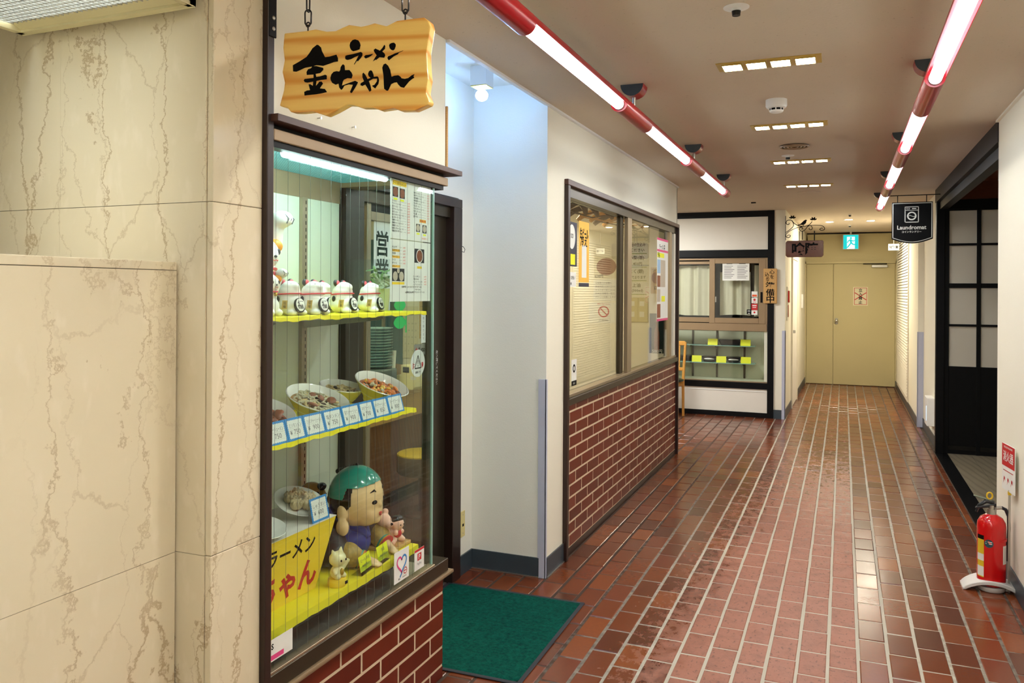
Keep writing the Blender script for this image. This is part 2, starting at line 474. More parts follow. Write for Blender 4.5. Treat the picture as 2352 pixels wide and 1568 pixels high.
class MB:
    def __init__(s, mtx=None):
        s.v = []; s.f = []; s.m = mtx
    def add(s, vs_, fs):
        n = len(s.v)
        if s.m is not None:
            vs_ = [s.m @ Vector(p) for p in vs_]
        s.v.extend([tuple(p) for p in vs_])
        s.f.extend([tuple(i + n for i in f) for f in fs])
        return s
    def box(s, x0, x1, y0, y1, z0, z1):
        x0, x1 = sorted((x0, x1)); y0, y1 = sorted((y0, y1)); z0, z1 = sorted((z0, z1))
        return s.add([(x0, y0, z0), (x1, y0, z0), (x1, y1, z0), (x0, y1, z0), (x0, y0, z1), (x1, y0, z1), (x1, y1, z1), (x0, y1, z1)],
                     [(0, 3, 2, 1), (4, 5, 6, 7), (0, 1, 5, 4), (1, 2, 6, 5), (2, 3, 7, 6), (3, 0, 4, 7)])
    def hexa(s, p):
        return s.add(p, [(0, 3, 2, 1), (4, 5, 6, 7), (0, 1, 5, 4), (1, 2, 6, 5), (2, 3, 7, 6), (3, 0, 4, 7)])
    def ring(s, c, ax, r, n):
        ax = Vector(ax).normalized()
        a = ax.orthogonal().normalized()
        b = ax.cross(a)
        return [Vector(c) + (a * math.cos(2 * PI * i / n) + b * math.sin(2 * PI * i / n)) * r for i in range(n)]
    def cyl(s, p0, p1, r0, r1=None, n=16, cap=True):
        r1 = r0 if r1 is None else r1
        ax = Vector(p1) - Vector(p0)
        vs_ = s.ring(p0, ax, r0, n) + s.ring(p1, ax, r1, n)
        fs = [(i, (i + 1) % n, n + (i + 1) % n, n + i) for i in range(n)]
        if cap:
            fs += [tuple(range(n))[::-1], tuple(range(n, 2 * n))]
        return s.add(vs_, fs)
    def tube(s, pts, r, n=8, closed=False):
        pts = [Vector(p) for p in pts]
        m = len(pts)
        rr = r if isinstance(r, (list, tuple)) else [r] * m
        vs_ = []
        prev = None
        for i, p in enumerate(pts):
            if closed:
                d = pts[(i + 1) % m] - pts[i - 1]
            else:
                d = pts[min(i + 1, m - 1)] - pts[max(i - 1, 0)]
            d.normalize()
            if prev is None:
                a = d.orthogonal().normalized()
            else:
                a = (prev - d * prev.dot(d))
                a = a.normalized() if a.length > 1e-6 else d.orthogonal().normalized()
            prev = a
            b = d.cross(a)
            vs_ += [p + (a * math.cos(2 * PI * k / n) + b * math.sin(2 * PI * k / n)) * rr[i] for k in range(n)]
        fs = []
        for i in range(m if closed else m - 1):
            j = (i + 1) % m
            for k in range(n):
                fs.append((i * n + k, i * n + (k + 1) % n, j * n + (k + 1) % n, j * n + k))
        if not closed:
            fs += [tuple(range(n))[::-1], tuple(range((m - 1) * n, m * n))]
        return s.add(vs_, fs)
    def lathe(s, prof, c=(0, 0, 0), n=28, a0=0.0, a1=2 * PI):
        full = abs(a1 - a0 - 2 * PI) < 1e-6
        k = n if full else n + 1
        vs_ = []
        for r, z in prof:
            for i in range(k):
                a = a0 + (a1 - a0) * i / n
                vs_.append((c[0] + r * math.cos(a), c[1] + r * math.sin(a), c[2] + z))
        fs = []
        for j in range(len(prof) - 1):
            for i in range(n):
                i2 = (i + 1) % k
                fs.append((j * k + i, j * k + i2, (j + 1) * k + i2, (j + 1) * k + i))
        return s.add(vs_, fs)
    def ell(s, c, r, nu=18, nv=12, rot=None):
        r = (r, r, r) if isinstance(r, (int, float)) else r
        vs_ = [Vector((0, 0, r[2]))]
        for j in range(1, nv):
            t = PI * j / nv
            for i in range(nu):
                a = 2 * PI * i / nu
                vs_.append(Vector((r[0] * math.sin(t) * math.cos(a), r[1] * math.sin(t) * math.sin(a), r[2] * math.cos(t))))
        vs_.append(Vector((0, 0, -r[2])))
        q = Euler(rot).to_matrix() if rot else None
        vs_ = [(q @ v if q else v) + Vector(c) for v in vs_]
        fs = [(0, 1 + i, 1 + (i + 1) % nu) for i in range(nu)]
        for j in range(nv - 2):
            a = 1 + j * nu
            for i in range(nu):
                fs.append((a + i, a + nu + i, a + nu + (i + 1) % nu, a + (i + 1) % nu))
        l = len(vs_) - 1
        a = 1 + (nv - 2) * nu
        fs += [(l, a + (i + 1) % nu, a + i) for i in range(nu)]
        return s.add(vs_, fs)
    def cap(s, p0, p1, r0, r1, k=7):
        for i in range(k + 1):
            t = i / k
            s.ell(tuple(Vector(p0).lerp(Vector(p1), t)), r0 + (r1 - r0) * t, 12, 8)
        return s
    def prism(s, pts, org, xd, yd, t, flip=False):
        """outline pts (a,b) on the plane org+a*xd+b*yd, thickened by t along xd x yd"""
        org, xd, yd = Vector(org), Vector(xd), Vector(yd)
        nn = xd.cross(yd).normalized() * t
        n = len(pts)
        v0 = [org + xd * a + yd * b for a, b in pts]
        v1 = [p + nn for p in v0]
        fs = [tuple(range(n))[::-1], tuple(range(n, 2 * n))] + [(i, (i + 1) % n, n + (i + 1) % n, n + i) for i in range(n)]
        return s.add(v0 + v1, fs)
    def flat(s, pts, org, xd, yd):
        org, xd, yd = Vector(org), Vector(xd), Vector(yd)
        return s.add([org + xd * a + yd * b for a, b in pts], [tuple(range(len(pts)))])
    def rect(s, org, xd, yd, a0, a1, b0, b1, t=0.0):
        pts = [(a0, b0), (a1, b0), (a1, b1), (a0, b1)]
        return s.prism(pts, org, xd, yd, t) if t else s.flat(pts, org, xd, yd)
    def disc(s, org, xd, yd, ca, cb, ra, rb=None, n=24, t=0.0):
        rb = ra if rb is None else rb
        pts = [(ca + ra * math.cos(2 * PI * i / n), cb + rb * math.sin(2 * PI * i / n)) for i in range(n)]
        return s.prism(pts, org, xd, yd, t) if t else s.flat(pts, org, xd, yd)
    def annulus(s, org, xd, yd, ca, cb, r0, r1, n=32):
        org, xd, yd = Vector(org), Vector(xd), Vector(yd)
        vs_ = []
        for r in (r0, r1):
            vs_ += [org + xd * (ca + r * math.cos(2 * PI * i / n)) + yd * (cb + r * math.sin(2 * PI * i / n)) for i in range(n)]
        return s.add(vs_, [(i, (i + 1) % n, n + (i + 1) % n, n + i) for i in range(n)])
    def text(s, body, h, org, xd, yd, ca=0.0, cb=0.0, bold=0.0, fit=None, res=2, align='C', sx=1.0):
        """flat lettering: text height h (em), centred at (ca, cb)"""
        vv, ff, bb = text_geo(body, bold, res)
        org, xd, yd = Vector(org), Vector(xd), Vector(yd)
        k = h
        kx = h * sx
        wd = (bb[1] - bb[0]) * kx
        if fit and wd > fit:
            kx = kx * fit / wd
        if align == 'C':
            ox = (bb[0] + bb[1]) / 2
        elif align == 'L':
            ox = bb[0]
        else:
            ox = bb[1]
        oy = (bb[2] + bb[3]) / 2
        return s.add([org + xd * (ca + (v.x - ox) * kx) + yd * (cb + (v.y - oy) * k) for v in vv], ff)
    def split(s, name, m, parent=None, **kw):
        """every loose piece becomes a part of its own"""
        p = list(range(len(s.v)))
        def find(i):
            while p[i] != i:
                p[i] = p[p[i]]; i = p[i]
            return i
        for f in s.f:
            for i in f[1:]:
                p[find(f[0])] = find(i)
        isl = {}
        for f in s.f:
            isl.setdefault(find(f[0]), []).append(f)
        out = []
        for fs in isl.values():
            ids = sorted({i for f in fs for i in f})
            mp = {i: k for k, i in enumerate(ids)}
            q = MB(); q.v = [s.v[i] for i in ids]; q.f = [tuple(mp[i] for i in f) for f in fs]
            out.append(q.build(name, m, parent, **kw))
        return out
    def build(s, name, m, parent=None, smooth=False, bevel=0.0, seg=1, label=None, recalc=True):
        off = OFF.get(parent.name, Vector((0, 0, 0))) if parent else Vector((0, 0, 0))
        vs_ = [tuple(Vector(p) - off) for p in s.v]
        me = bpy.data.meshes.new(name)
        me.from_pydata(vs_, [], s.f)
        if bevel or recalc:
            bm = bmesh.new()
            bm.from_mesh(me)
            if bevel:
                bmesh.ops.remove_doubles(bm, verts=bm.verts, dist=1e-5)
                ed = [e for e in bm.edges if len(e.link_faces) == 2 and e.calc_face_angle(0) > 0.5]
                bmesh.ops.bevel(bm, geom=ed, offset=bevel, segments=seg, affect='EDGES', profile=0.6, clamp_overlap=True)
            bmesh.ops.recalc_face_normals(bm, faces=bm.faces)
            bm.to_mesh(me)
            bm.free()
        if smooth:
            for p in me.polygons:
                p.use_smooth = True
            try:
                me.set_sharp_from_angle(angle=R(40))
            except Exception:
                pass
        if m is not None:
            me.materials.append(M[m] if isinstance(m, str) else m)
        o = bpy.data.objects.new(name, me)
        C.objects.link(o)
        if parent:
            o.parent = parent
            OFF[o.name] = off
        if label:
            o['label'] = label
        return o

def recenter(o):
    me = o.data
    xs = [v.co.x for v in me.vertices]; ys = [v.co.y for v in me.vertices]; zs = [v.co.z for v in me.vertices]
    c = Vector(((min(xs) + max(xs)) / 2, (min(ys) + max(ys)) / 2, min(zs)))
    for v in me.vertices:
        v.co -= c
    o.location = c
    OFF[o.name] = c
    return o

def tag(o, label, cat, group=None):
    o['label'] = label; o['category'] = cat
    if group:
        o['group'] = group
    if o.type == 'MESH' and o.parent is None and o.name not in OFF:
        recenter(o)
    return o

def thing(name, label, cat, loc=(0, 0, 0), rz=0.0, group=None, local=False):
    o = bpy.data.objects.new(name, None)
    o.empty_display_size = 0.05
    C.objects.link(o)
    o.location = loc
    o.rotation_euler = (0, 0, rz)
    o['label'] = label; o['category'] = cat
    if group:
        o['group'] = group
    OFF[o.name] = Vector((0, 0, 0)) if local else Vector(loc)
    return o

def struct(o):
    o['kind'] = 'structure'
    if o.type == 'MESH' and o.name not in OFF:
        recenter(o)
    return o
def sroot(name, loc=(0, 0, 0)):
    o = bpy.data.objects.new(name, None)
    o.empty_display_size = 0.05
    C.objects.link(o)
    o.location = loc
    o['kind'] = 'structure'
    OFF[o.name] = Vector(loc)
    return o
def sbox(name, m, *b, bevel=0.0):
    return struct(MB().box(*b).build(name, m, None, bevel=bevel))
def part(parent, name, m, *b, bevel=0.0):
    return MB().box(*b).build(name, m, parent, bevel=bevel)

def dup(root, loc, rz=None, label=None, group=None):
    r = root.copy(); C.objects.link(r)
    r.location = loc
    if rz is not None:
        r.rotation_euler = (0, 0, rz)
    if label:
        r['label'] = label
    if group:
        r['group'] = group
    for ch in list(root.children):
        c = ch.copy(); C.objects.link(c); c.parent = r
        for g in list(ch.children):
            d = g.copy(); C.objects.link(d); d.parent = c
    return r

def remesh(mb, vox, it=6, name='body', m='neko_white', parent=None):
    """one continuous skin over overlapping volumes"""
    o = mb.build(name, m, parent, recalc=False)
    tmp = bpy.data.objects.new('skin', o.data)
    C.objects.link(tmp)
    md = tmp.modifiers.new('r', 'REMESH'); md.mode = 'VOXEL'; md.voxel_size = vox
    sm = tmp.modifiers.new('s', 'SMOOTH'); sm.iterations = it; sm.factor = 0.5
    dg = bpy.context.evaluated_depsgraph_get()
    me = bpy.data.meshes.new_from_object(tmp.evaluated_get(dg))
    old = o.data
    bpy.data.objects.remove(tmp)
    me.name = name
    o.data = me
    bpy.data.meshes.remove(old)
    if not me.materials:
        me.materials.append(M[m])
    for p in me.polygons:
        p.use_smooth = True
    return o

X3, Y3, Z3 = Vector((1, 0, 0)), Vector((0, 1, 0)), Vector((0, 0, 1))
def arc(c, r, a0, a1, n=10):
    return [(c[0] + r * math.cos(a0 + (a1 - a0) * i / n), c[1] + r * math.sin(a0 + (a1 - a0) * i / n)) for i in range(n + 1)]

# ---------------------------------------------------------------- the setting
XL, XN, XR, ZC, ZN = -1.48, -1.92, 0.83, 2.555, 2.68

# floor: mortar bed with single bricks
floor = struct(MB().box(-4.6, 0.86, -3, 14.75, -0.12, -0.0022).build('floor', 'grout'))
PX, PY, BX0 = 0.1185, 0.2285, 0.066
def brick_list():
    out = []
    for (x0, x1, y0, y1) in ((-1.475, 0.825, 1.0, 14.6), (-1.915, -1.475, 2.89, 4.085), (-3.2, -1.475, 7.76, 10.35)):
        k0 = math.floor((x0 - BX0) / PX) - 1
        k1 = math.ceil((x1 - BX0) / PX) + 1
        for k in range(k0, k1):
            a0, a1 = BX0 + k * PX + 0.0055, BX0 + (k + 1) * PX - 0.0055
            a0, a1 = max(a0, x0), min(a1, x1)
            if a1 - a0 < 0.015:
                continue
            ph = 0.164 if k % 2 else 0.050
            r0 = math.floor((y0 - ph) / PY) - 1
            r1 = math.ceil((y1 - ph) / PY) + 1
            for r in range(r0, r1):
                b0, b1 = ph + r * PY + 0.004, ph + (r + 1) * PY - 0.004
                b0, b1 = max(b0, y0), min(b1, y1)
                if b1 - b0 < 0.015:
                    continue
                if b0 > 10.36 and (a1 < -0.63 or a0 > 0.79):
                    continue
                out.append((a0, a1, b0, b1))
    return out
def brick_verts(w, l, h, c=0.004):
    a, b = w / 2, l / 2
    v = [(-a, -b, -h), (a, -b, -h), (a, b, -h), (-a, b, -h), (-a, -b, -c * .7), (a, -b, -c * .7), (a, b, -c * .7), (-a, b, -c * .7),
         (-a + c, -b + c, 0), (a - c, -b + c, 0), (a - c, b - c, 0), (-a + c, b - c, 0)]
    f = [(8, 9, 10, 11)] + [(i, (i + 1) % 4, 4 + (i + 1) % 4, 4 + i) for i in range(4)] + [(4 + i, 4 + (i + 1) % 4, 8 + (i + 1) % 4, 8 + i) for i in range(4)]
    return v, f
_bm = {}
def brick_mesh(w, l, h, m, c=0.004):
    key = (round(w, 3), round(l, 3), h, m)
    if key not in _bm:
        v, f = brick_verts(key[0], key[1], h, c)
        me = bpy.data.meshes.new('brick')
        me.from_pydata(v, [], f)
        me.materials.append(M[m])
        _bm[key] = me
    return _bm[key]
bl = brick_list()
def seen(b):
    cx, cy = (b[0] + b[1]) / 2, (b[2] + b[3]) / 2
    f = -cx * math.sin(YAW) + cy * math.cos(YAW)
    r = cx * math.cos(YAW) + cy * math.sin(YAW)
    if f < 0.5:
        return 0
    uu, vv = 1176 + 1850 * r / f, 667.3 + 1850 * EYE / f
    if uu > 2330 or vv > 1585 or uu < 1030:
        return 0
    if cx < -1.475 and cy > 7:
        return 0.001
    if -1.93 < cx < -1.17 and 2.92 < cy < 3.83:
        return 0.0005
    return (b[1] - b[0]) * (b[3] - b[2]) / f ** 3
order = sorted(range(len(bl)), key=lambda i: -seen(bl[i]))
single = set(order[:300])
rest = MB()
for i, (a0, a1, b0, b1) in enumerate(bl):
    w, l = round(a1 - a0, 3), round(b1 - b0, 3)
    loc = ((a0 + a1) / 2, (b0 + b1) / 2, random.uniform(-0.0012, 0.0008))
    rot = Euler((random.uniform(-.004, .004), random.uniform(-.006, .006), random.uniform(-.006, .006)))
    if i in single:
        o = bpy.data.objects.new('brick', brick_mesh(w, l, 0.012, 'floorbrick'))
        C.objects.link(o)
        o.parent = floor
        o.location = Vector(loc) - OFF[floor.name]
        o.rotation_euler = rot
    else:
        v, f = brick_verts(w, l, 0.012)
        mm = Matrix.Translation(loc) @ rot.to_matrix().to_4x4()
        rest.add([mm @ Vector(p) for p in v], f)
o = rest.build('brick_field', 'floorbrick', floor)
o['kind'] = 'stuff'

# walls of glazed brick, every brick its own piece
def brick_wall(parent, x, y0, y1, z0, z1, ph, zj, pitch=0.242, row=0.0724):
    n0 = math.floor((z0 - zj) / row)
    n1 = math.ceil((z1 - zj) / row)
    for n in range(n0, n1):
        c0, c1 = max(zj + n * row + 0.005, z0), min(zj + (n + 1) * row - 0.005, z1)
        if c1 - c0 < 0.012:
            continue
        p = ph + (pitch / 2 if n % 2 else 0)
        k0 = math.floor((y0 - p) / pitch)
        k1 = math.ceil((y1 - p) / pitch)
        for k in range(k0, k1):
            b0, b1 = max(p + k * pitch + 0.005, y0), min(p + (k + 1) * pitch - 0.005, y1)
            if b1 - b0 < 0.012:
                continue
            me = brick_mesh(round(c1 - c0, 3), round(b1 - b0, 3), 0.03, 'wallbrick', 0.0012)
            o = bpy.data.objects.new('brick', me)
            C.objects.link(o)
            o.parent = parent
            o.location = Vector((x + random.uniform(-.0006, .0006), (b0 + b1) / 2, (c0 + c1) / 2)) - OFF[parent.name]
            o.rotation_euler = (0, PI / 2, 0)

# ceiling
ceil = sroot('ceiling', (0, 5, ZC))
MB().box(-1.48, 0.98, -3, 14.75, ZC, ZC + 0.14).box(-4.6, -1.48, -3, 1.62, ZC, ZC + 0.14).box(-4.6, -1.48, 7.70, 10.5, ZC, ZC + 0.14).box(-1.93, -1.48, 1.62, 2.885, ZC, ZC + .14).build('corridor_ceiling_board', 'ceiling', ceil)
MB().box(-1.93, -1.48, 2.885, 4.2, ZN, ZN + 0.03).build('ceiling_recess', 'cool_wall')
MB().box(-4.6, -2.02, 1.63, 4.2, 2.45, 2.5).box(-4.6, -1.6, 4.2, 7.64, 2.45, 2.5).build('ceiling_shop', 'cream')
MB().box(0.93, 3.2, 5.3, 9.0, 2.62, 2.66).build('ceiling_laundry', 'wood_red')
for nm_ in ('ceiling_recess', 'ceiling_shop', 'ceiling_laundry'):
    struct(bpy.data.objects[nm_])
struct(MB().box(-1.478, -1.462, 2.885, 7.75, ZC - 0.012, ZC).box(-1.495, -1.48, 2.885, 4.09, ZC - .004, ZN).build('trim_1', 'white'))
struct(MB().box(0.814, 0.83, -3, 5.4, ZC - 0.012, ZC).build('trim_2', 'cream'))

# left wall: panel above the display case
sbox('wall_left', 'cream', -1.915, XL, 1.79, 2.885, 2.035, ZC)
# entrance recess
nk = sroot('wall_recess', (-1.7, 3.5, 0))
part(nk, 'side_wall', 'cool_wall', -2.02, XN, 3.905, 4.2, 0, ZN)
part(nk, 'wall_over_door', 'cool_wall', -2.02, XN, 2.80, 3.905, 2.045, ZN)
part(nk, 'facing_wall', 'cool_wall', XN, -1.4805, 4.09, 4.0995, 0, ZN)
part(nk, 'wall_core', 'cool_wall', XN, -1.601, 4.0995, 4.2, 0, ZN)
# window wall
ww = sroot('wall_window_side', (XL, 6, 0))
part(ww, 'pier', 'cream', -1.6, XL, 4.10, 4.385, 0, ZC)
part(ww, 'pier_top', 'cream', -1.6, -1.4955, 4.10, 4.385, ZC, ZN)
part(ww, 'wall_over_window', 'cream', -1.6, XL, 4.385, 7.755, 2.185, ZC)
part(ww, 'end_pier', 'cream', -1.6, XL, 7.735, 7.765, 0, ZC)
part(ww, 'mortar_bed', 'mortar', -1.6, XL - 0.0007, 4.39, 7.735, 0, 0.885)
brick_wall(ww, XL, 4.425, 7.712, 0.045, 0.883, 4.741, 0.0445)
part(ww, 'kerb', 'brown_frame', -1.55, XL + 0.002, 4.425, 7.715, 0, 0.045)
MB().box(-1.55, XL + 0.025, 4.378, 4.418, 0, 2.158).build('frame_post', 'brown_frame', ww, bevel=0.003)
MB().box(-1.55, XL + 0.025, 7.715, 7.752, 0, 2.158).build('frame_post', 'brown_frame', ww, bevel=0.003)
MB().box(-1.55, XL + 0.025, 4.378, 7.752, 2.158, 2.192).build('frame_head', 'brown_frame2', ww, bevel=0.003)

# skirting and corner guards
def skirt(name, *b):
    return struct(MB().box(*b).build(name, 'base_grey', bevel=0.002))
sk = sroot('baseboard_left', (-1.6, 4.1, 0))
part(sk, 'skirting', 'base_grey', XN, XN + 0.008, 3.91, 4.09, 0, 0.106)
part(sk, 'skirting', 'base_grey', XN, -1.515, 4.082, 4.09, 0, 0.106)
part(sk, 'skirting', 'base_grey', XL, XL + 0.008, 4.10, 4.378, 0, 0.106)
part(sk, 'bead', 'steel', XN + 0.008, -1.515, 4.076, 4.083, 0, 0.006)
part(sk, 'bead', 'steel', XL + 0.008, XL + 0.014, 4.10, 4.378, 0, 0.006)
struct(MB().box(-1.522, XL + 0.003, 4.083, 4.0905, 0.0, 1.072).box(XL - .002, XL + 0.004, 4.083, 4.101, 0, 1.072).build('trim_3', 'guard'))
skirt('baseboard_right', XR - 0.008, XR, -3, 5.4, 0, 0.106)

# right wall beside the camera, up to the laundromat opening
sbox('wall_right', 'cream', XR, XR + 0.1, -3, 5.4, 0, ZC)
# wall pieces beyond the opening
sbox('wall_right_far', 'cream', 0.86, 0.98, 8.86, 10.42, 0, ZC)
sbox('wall_right_end', 'cream', 0.80, 0.98, 10.40, 14.62, 0, ZC)
skirt('baseboard_right_far', 0.852, 0.86, 8.86, 10.40, 0, 0.11)
skirt('baseboard_right_end', 0.792, 0.80, 10.43, 14.6, 0, 0.11)
struct(MB().box(0.797, 0.86, 10.393, 10.40, 0, 1.10).box(0.794, 0.80, 10.393, 10.43, 0, 1.10).build('trim_4', 'guard'))
# left wall of the far passage, with its pier in front
fw = sroot('wall_left_far', (-0.7, 12, 0))
MB().hexa([(-0.9, 10.37, 0), (-0.655, 10.37, 0), (-0.60, 14.62, 0), (-0.9, 14.62, 0), (-0.9, 10.37, ZC), (-0.655, 10.37, ZC), (-0.60, 14.62, ZC), (-0.9, 14.62, ZC)]).build('passage_wall', 'cream', fw)
part(fw, 'pier_face', 'cream', -0.80, -0.655, 10.355, 10.39, 0, ZC)
MB().hexa([(-0.67, 10.37, 0), (-0.647, 10.37, 0), (-0.592, 14.6, 0), (-0.62, 14.6, 0), (-0.67, 10.37, .11), (-0.647, 10.37, .11), (-0.592, 14.6, .11), (-0.62, 14.6, .11)]).build('skirting', 'base_grey', fw)
part(fw, 'skirting', 'base_grey', -0.79, -0.685, 10.347, 10.356, 0, 0.11)
struct(MB().box(-0.69, -0.648, 10.346, 10.356, 0, 1.08).box(-0.656, -0.647, 10.346, 10.37, 0, 1.08).build('trim_5', 'guard'))
# end wall
ew = sroot('wall_end', (0.1, 14.6, 0))
part(ew, 'wall_face', 'olive_wall', -0.95, 0.98, 14.62, 14.75, 0, ZC)
MB().tube([(-0.575, 14.61, 2.40), (-0.575, 14.61, 2.545), (0.79, 14.61, 2.545)], 0.012, 8).build('conduit', 'black', ew)
# unseen ends of the place, so the light stays in
sbox('wall_back', 'cream', -4.6, 1.0, -3.12, -3.0, 0, ZC)
sbox('wall_lobby', 'cream', -4.7, -4.6, -3, 10.4, 0, ZC)
sbox('wall_shop_back', 'cream', -4.6, XL - 0.005, 7.64, 7.765, 0, ZC)

# marble: slabs with hair joints on a dark core
mb = sroot('wall_marble', (-1.6, 1.6, 0))
part(mb, 'core', 'ink_grey', -2.9, -1.502, 1.62, 1.785, 0, ZC)
zj = (0, 0.871, 1.772, ZC)
xj = (-2.9, -2.022, -1.5005)
for i in range(3):
    for j in range(2):
        part(mb, 'marble_slab', 'marble', xj[j] + 0.0003, xj[j + 1] - 0.0003, 1.598, 1.62, zj[i] + 0.0007, zj[i + 1] - 0.0007)
    part(mb, 'marble_slab', 'marble', -1.4995, XL, 1.6005, 1.787, zj[i] + 0.0007, zj[i + 1] - 0.0007, bevel=0.0015)
bk = sroot('wall_marble_block', (-1.9, 0.3, 0))
part(bk, 'core', 'ink_grey', -2.5, -1.614, -1.2, 1.59, 0, 1.596)
for y0, y1 in ((-1.2, 0.35), (0.35, 1.594)):
    part(bk, 'marble_slab', 'marble', -1.614, -1.592, y0 + .0006, y1 - .0006, 0, 0.8703)
    part(bk, 'marble_slab', 'marble', -1.614, -1.592, y0 + .0006, y1 - .0006, 0.8717, 1.5965)
part(bk, 'marble_cap', 'marble', -2.5, -1.592, -1.2, 1.594, 1.598, 1.619, bevel=0.001)

# ---------------------------------------------------------------- display case
base = sroot('wall_case_base', (-1.7, 2.3, 0))
part(base, 'mortar_bed', 'mortar', -1.92, XL - 0.0009, 1.80, 2.884, 0, 0.405)
brick_wall(base, XL, 1.818, 2.888, 0.0, 0.405, 2.661, 0.0485, 0.2415, 0.0726)
# ledge, sill
dc = thing('display_case', 'tall glazed food display case with bronze frame on brick base', 'display case', (-1.7, 2.3, 0.407))
MB().box(-1.90, -1.456, 1.80, 2.938, 0.407, 0.421).build('ledge', 'alu_tan', dc, bevel=0.005, seg=2)
MB().box(-1.90, -1.468, 1.80, 2.91, 0.421, 0.472).build('sill', 'alu_dark', dc, bevel=0.002)
MB().box(-1.50, -1.470, 1.82, 2.80, 0.472, 0.480).build('glazing_bead', 'alu', dc, bevel=0.001)
MB().box(-1.90, -1.50, 1.82, 2.79, 0.4605, 0.478).build('case_bottom', 'steel', dc)
MB().box(-1.53, -1.462, 1.787, 1.814, 0.0, ZC).build('corner_post', 'brown_frame', dc, bevel=0.002)
MB().box(-1.51, -1.474, 1.814, 1.829, 0.46, 2.0).build('side_channel', 'alu', dc, bevel=0.001)
MB().box(-1.915, -1.438, 1.80, 2.957, 2.014, 2.034).build('canopy_board', 'brown_frame2', dc, bevel=0.001)
MB().box(-1.915, -1.49, 1.80, 2.89, 1.998, 2.014).build('shadow_gap', 'black', dc)
MB().box(-1.522, -1.466, 1.82, 2.885, 1.966, 1.998).box(-1.915, -1.522, 2.78, 2.885, 1.966, 1.998).build('head_rail', 'alu_tan', dc, bevel=0.002)
MB().box(-1.515, -1.474, 1.82, 2.86, 1.948, 1.966).build('head_track', 'black', dc)
MB().box(-1.915, -1.88, 2.785, 2.885, 0.472, 1.998).build('rear_post', 'brown_frame', dc)
MB().box(-1.488, -1.482, 1.829, 2.79, 0.476, 1.952).build('front_pane', 'glass_case', dc)
MB().box(-1.88, -1.489, 2.784, 2.790, 0.476, 1.966).build('end_pane', 'glass_case', dc)
MB().box(-1.4885, -1.4815, 2.7905, 2.7985, 0.476, 1.952).build('pane_edge', 'glass_edge', dc)
w = MB()
k = 1.852
while k < 2.79:
    w.cyl((-1.485, k, 0.478), (-1.485, k, 1.95), 0.00045, n=4)
    k += 0.053
o = w.build('wire_mesh', 'wire', dc); o['kind'] = 'stuff'
# back board, slotted uprights
MB().box(-1.92, -1.907, 1.829, 2.775, 0.472, 1.90).build('back_board', 'case_back', dc)
MB().box(-1.92, -1.903, 1.829, 2.775, 1.90, 1.998).build('back_rail', 'alu_tan', dc)
for yy in (1.93, 2.53):
    up_ = MB().box(-1.907, -1.892, yy - 0.016, yy + 0.016, 0.56, 1.90).build('slotted_upright', 'alu', dc)
    s_ = MB()
    z = 0.6
    while z < 1.88:
        s_.box(-1.8925, -1.8915, yy + 0.003, yy + 0.007, z, z + 0.014)
        z += 0.026
    o = s_.build('slots', 'ink', up_); o['kind'] = 'stuff'
# lamp in the head of the case
g = MB()
for i in range(34):
    x = -1.895 + i * 0.0108
    g.box(x, x + 0.0026, 1.835, 2.775, 1.9852, 1.9858)
for i in range(86):
    y = 1.835 + i * 0.011
    g.box(-1.895, -1.530, y, y + 0.0026, 1.9846, 1.9852)
o = g.build('egg_crate_grid', 'teal_panel', dc); o['kind'] = 'stuff'
MB().box(-1.90, -1.525, 1.829, 2.78, 1.986, 1.996).build('lamp_ceiling', 'e_grid', dc)
MB().cyl((-1.532, 1.945, 1.953), (-1.532, 2.515, 1.953), 0.0125, n=14).build('tube_lamp', 'e_case', dc, smooth=True)
MB().box(-1.548, -1.516, 1.925, 2.54, 1.966, 1.982).build('lamp_holder', 'white', dc)
# shelves with cloths
def shelf(z, yend, xf, cloth_drop, nm):
    sh = MB().box(-1.89, xf, 1.832, yend, z - 0.010, z).build('shelf', 'steel', dc, bevel=0.001)
    cl = MB()
    n = 48
    vs_ = []; fs = []
    for i in range(n + 1):
        y = 1.832 + (yend - 1.832 + 0.004) * i / n
        wv = 0.0012 * math.sin(i * 1.7) + 0.0014 * math.sin(i * 0.6 + 1)
        vs_ += [(-1.885, y, z + 0.003), (xf - 0.01, y, z + 0.004 + wv * .6), (xf + 0.004 + wv, y, z + 0.003 + wv * .5), (xf + 0.006 + wv, y, z - cloth_drop + 1.6 * wv),
                (xf + 0.002 + wv, y, z - cloth_drop + 1.6 * wv), (xf + 0.001, y, z + .0005), (-1.885, y, z + .0005)]
    for i in range(n):
        for j in range(6):
            fs.append((i * 7 + j, i * 7 + j + 1, i * 7 + 8 + j, i * 7 + 7 + j))
    cl.add(vs_, fs)
    cl.build('shelf_cloth', 'yellow_cloth', sh, smooth=True)
    for yy in (1.93, 2.53):
        if yy < yend:
            MB().prism([(-1.892, z - 0.011), (xf - 0.045, z - 0.011), (xf - 0.04, z - 0.018), (xf - 0.06, z - 0.026), (-1.892, z - 0.062)], (0, yy - 0.002, 0), X3, Z3, 0.004).build('bracket', 'steel', sh)
shelf(1.466, 2.766, -1.502, 0.009, 'a')
shelf(1.100, 2.69, -1.502, 0.010, 'b')
pl = MB().box(-1.88, -1.60, 1.835, 2.70, 0.478, 0.555).build('plinth', 'brown_frame', dc)
shelf(0.566, 2.74, -1.517, 0.022, 'c')

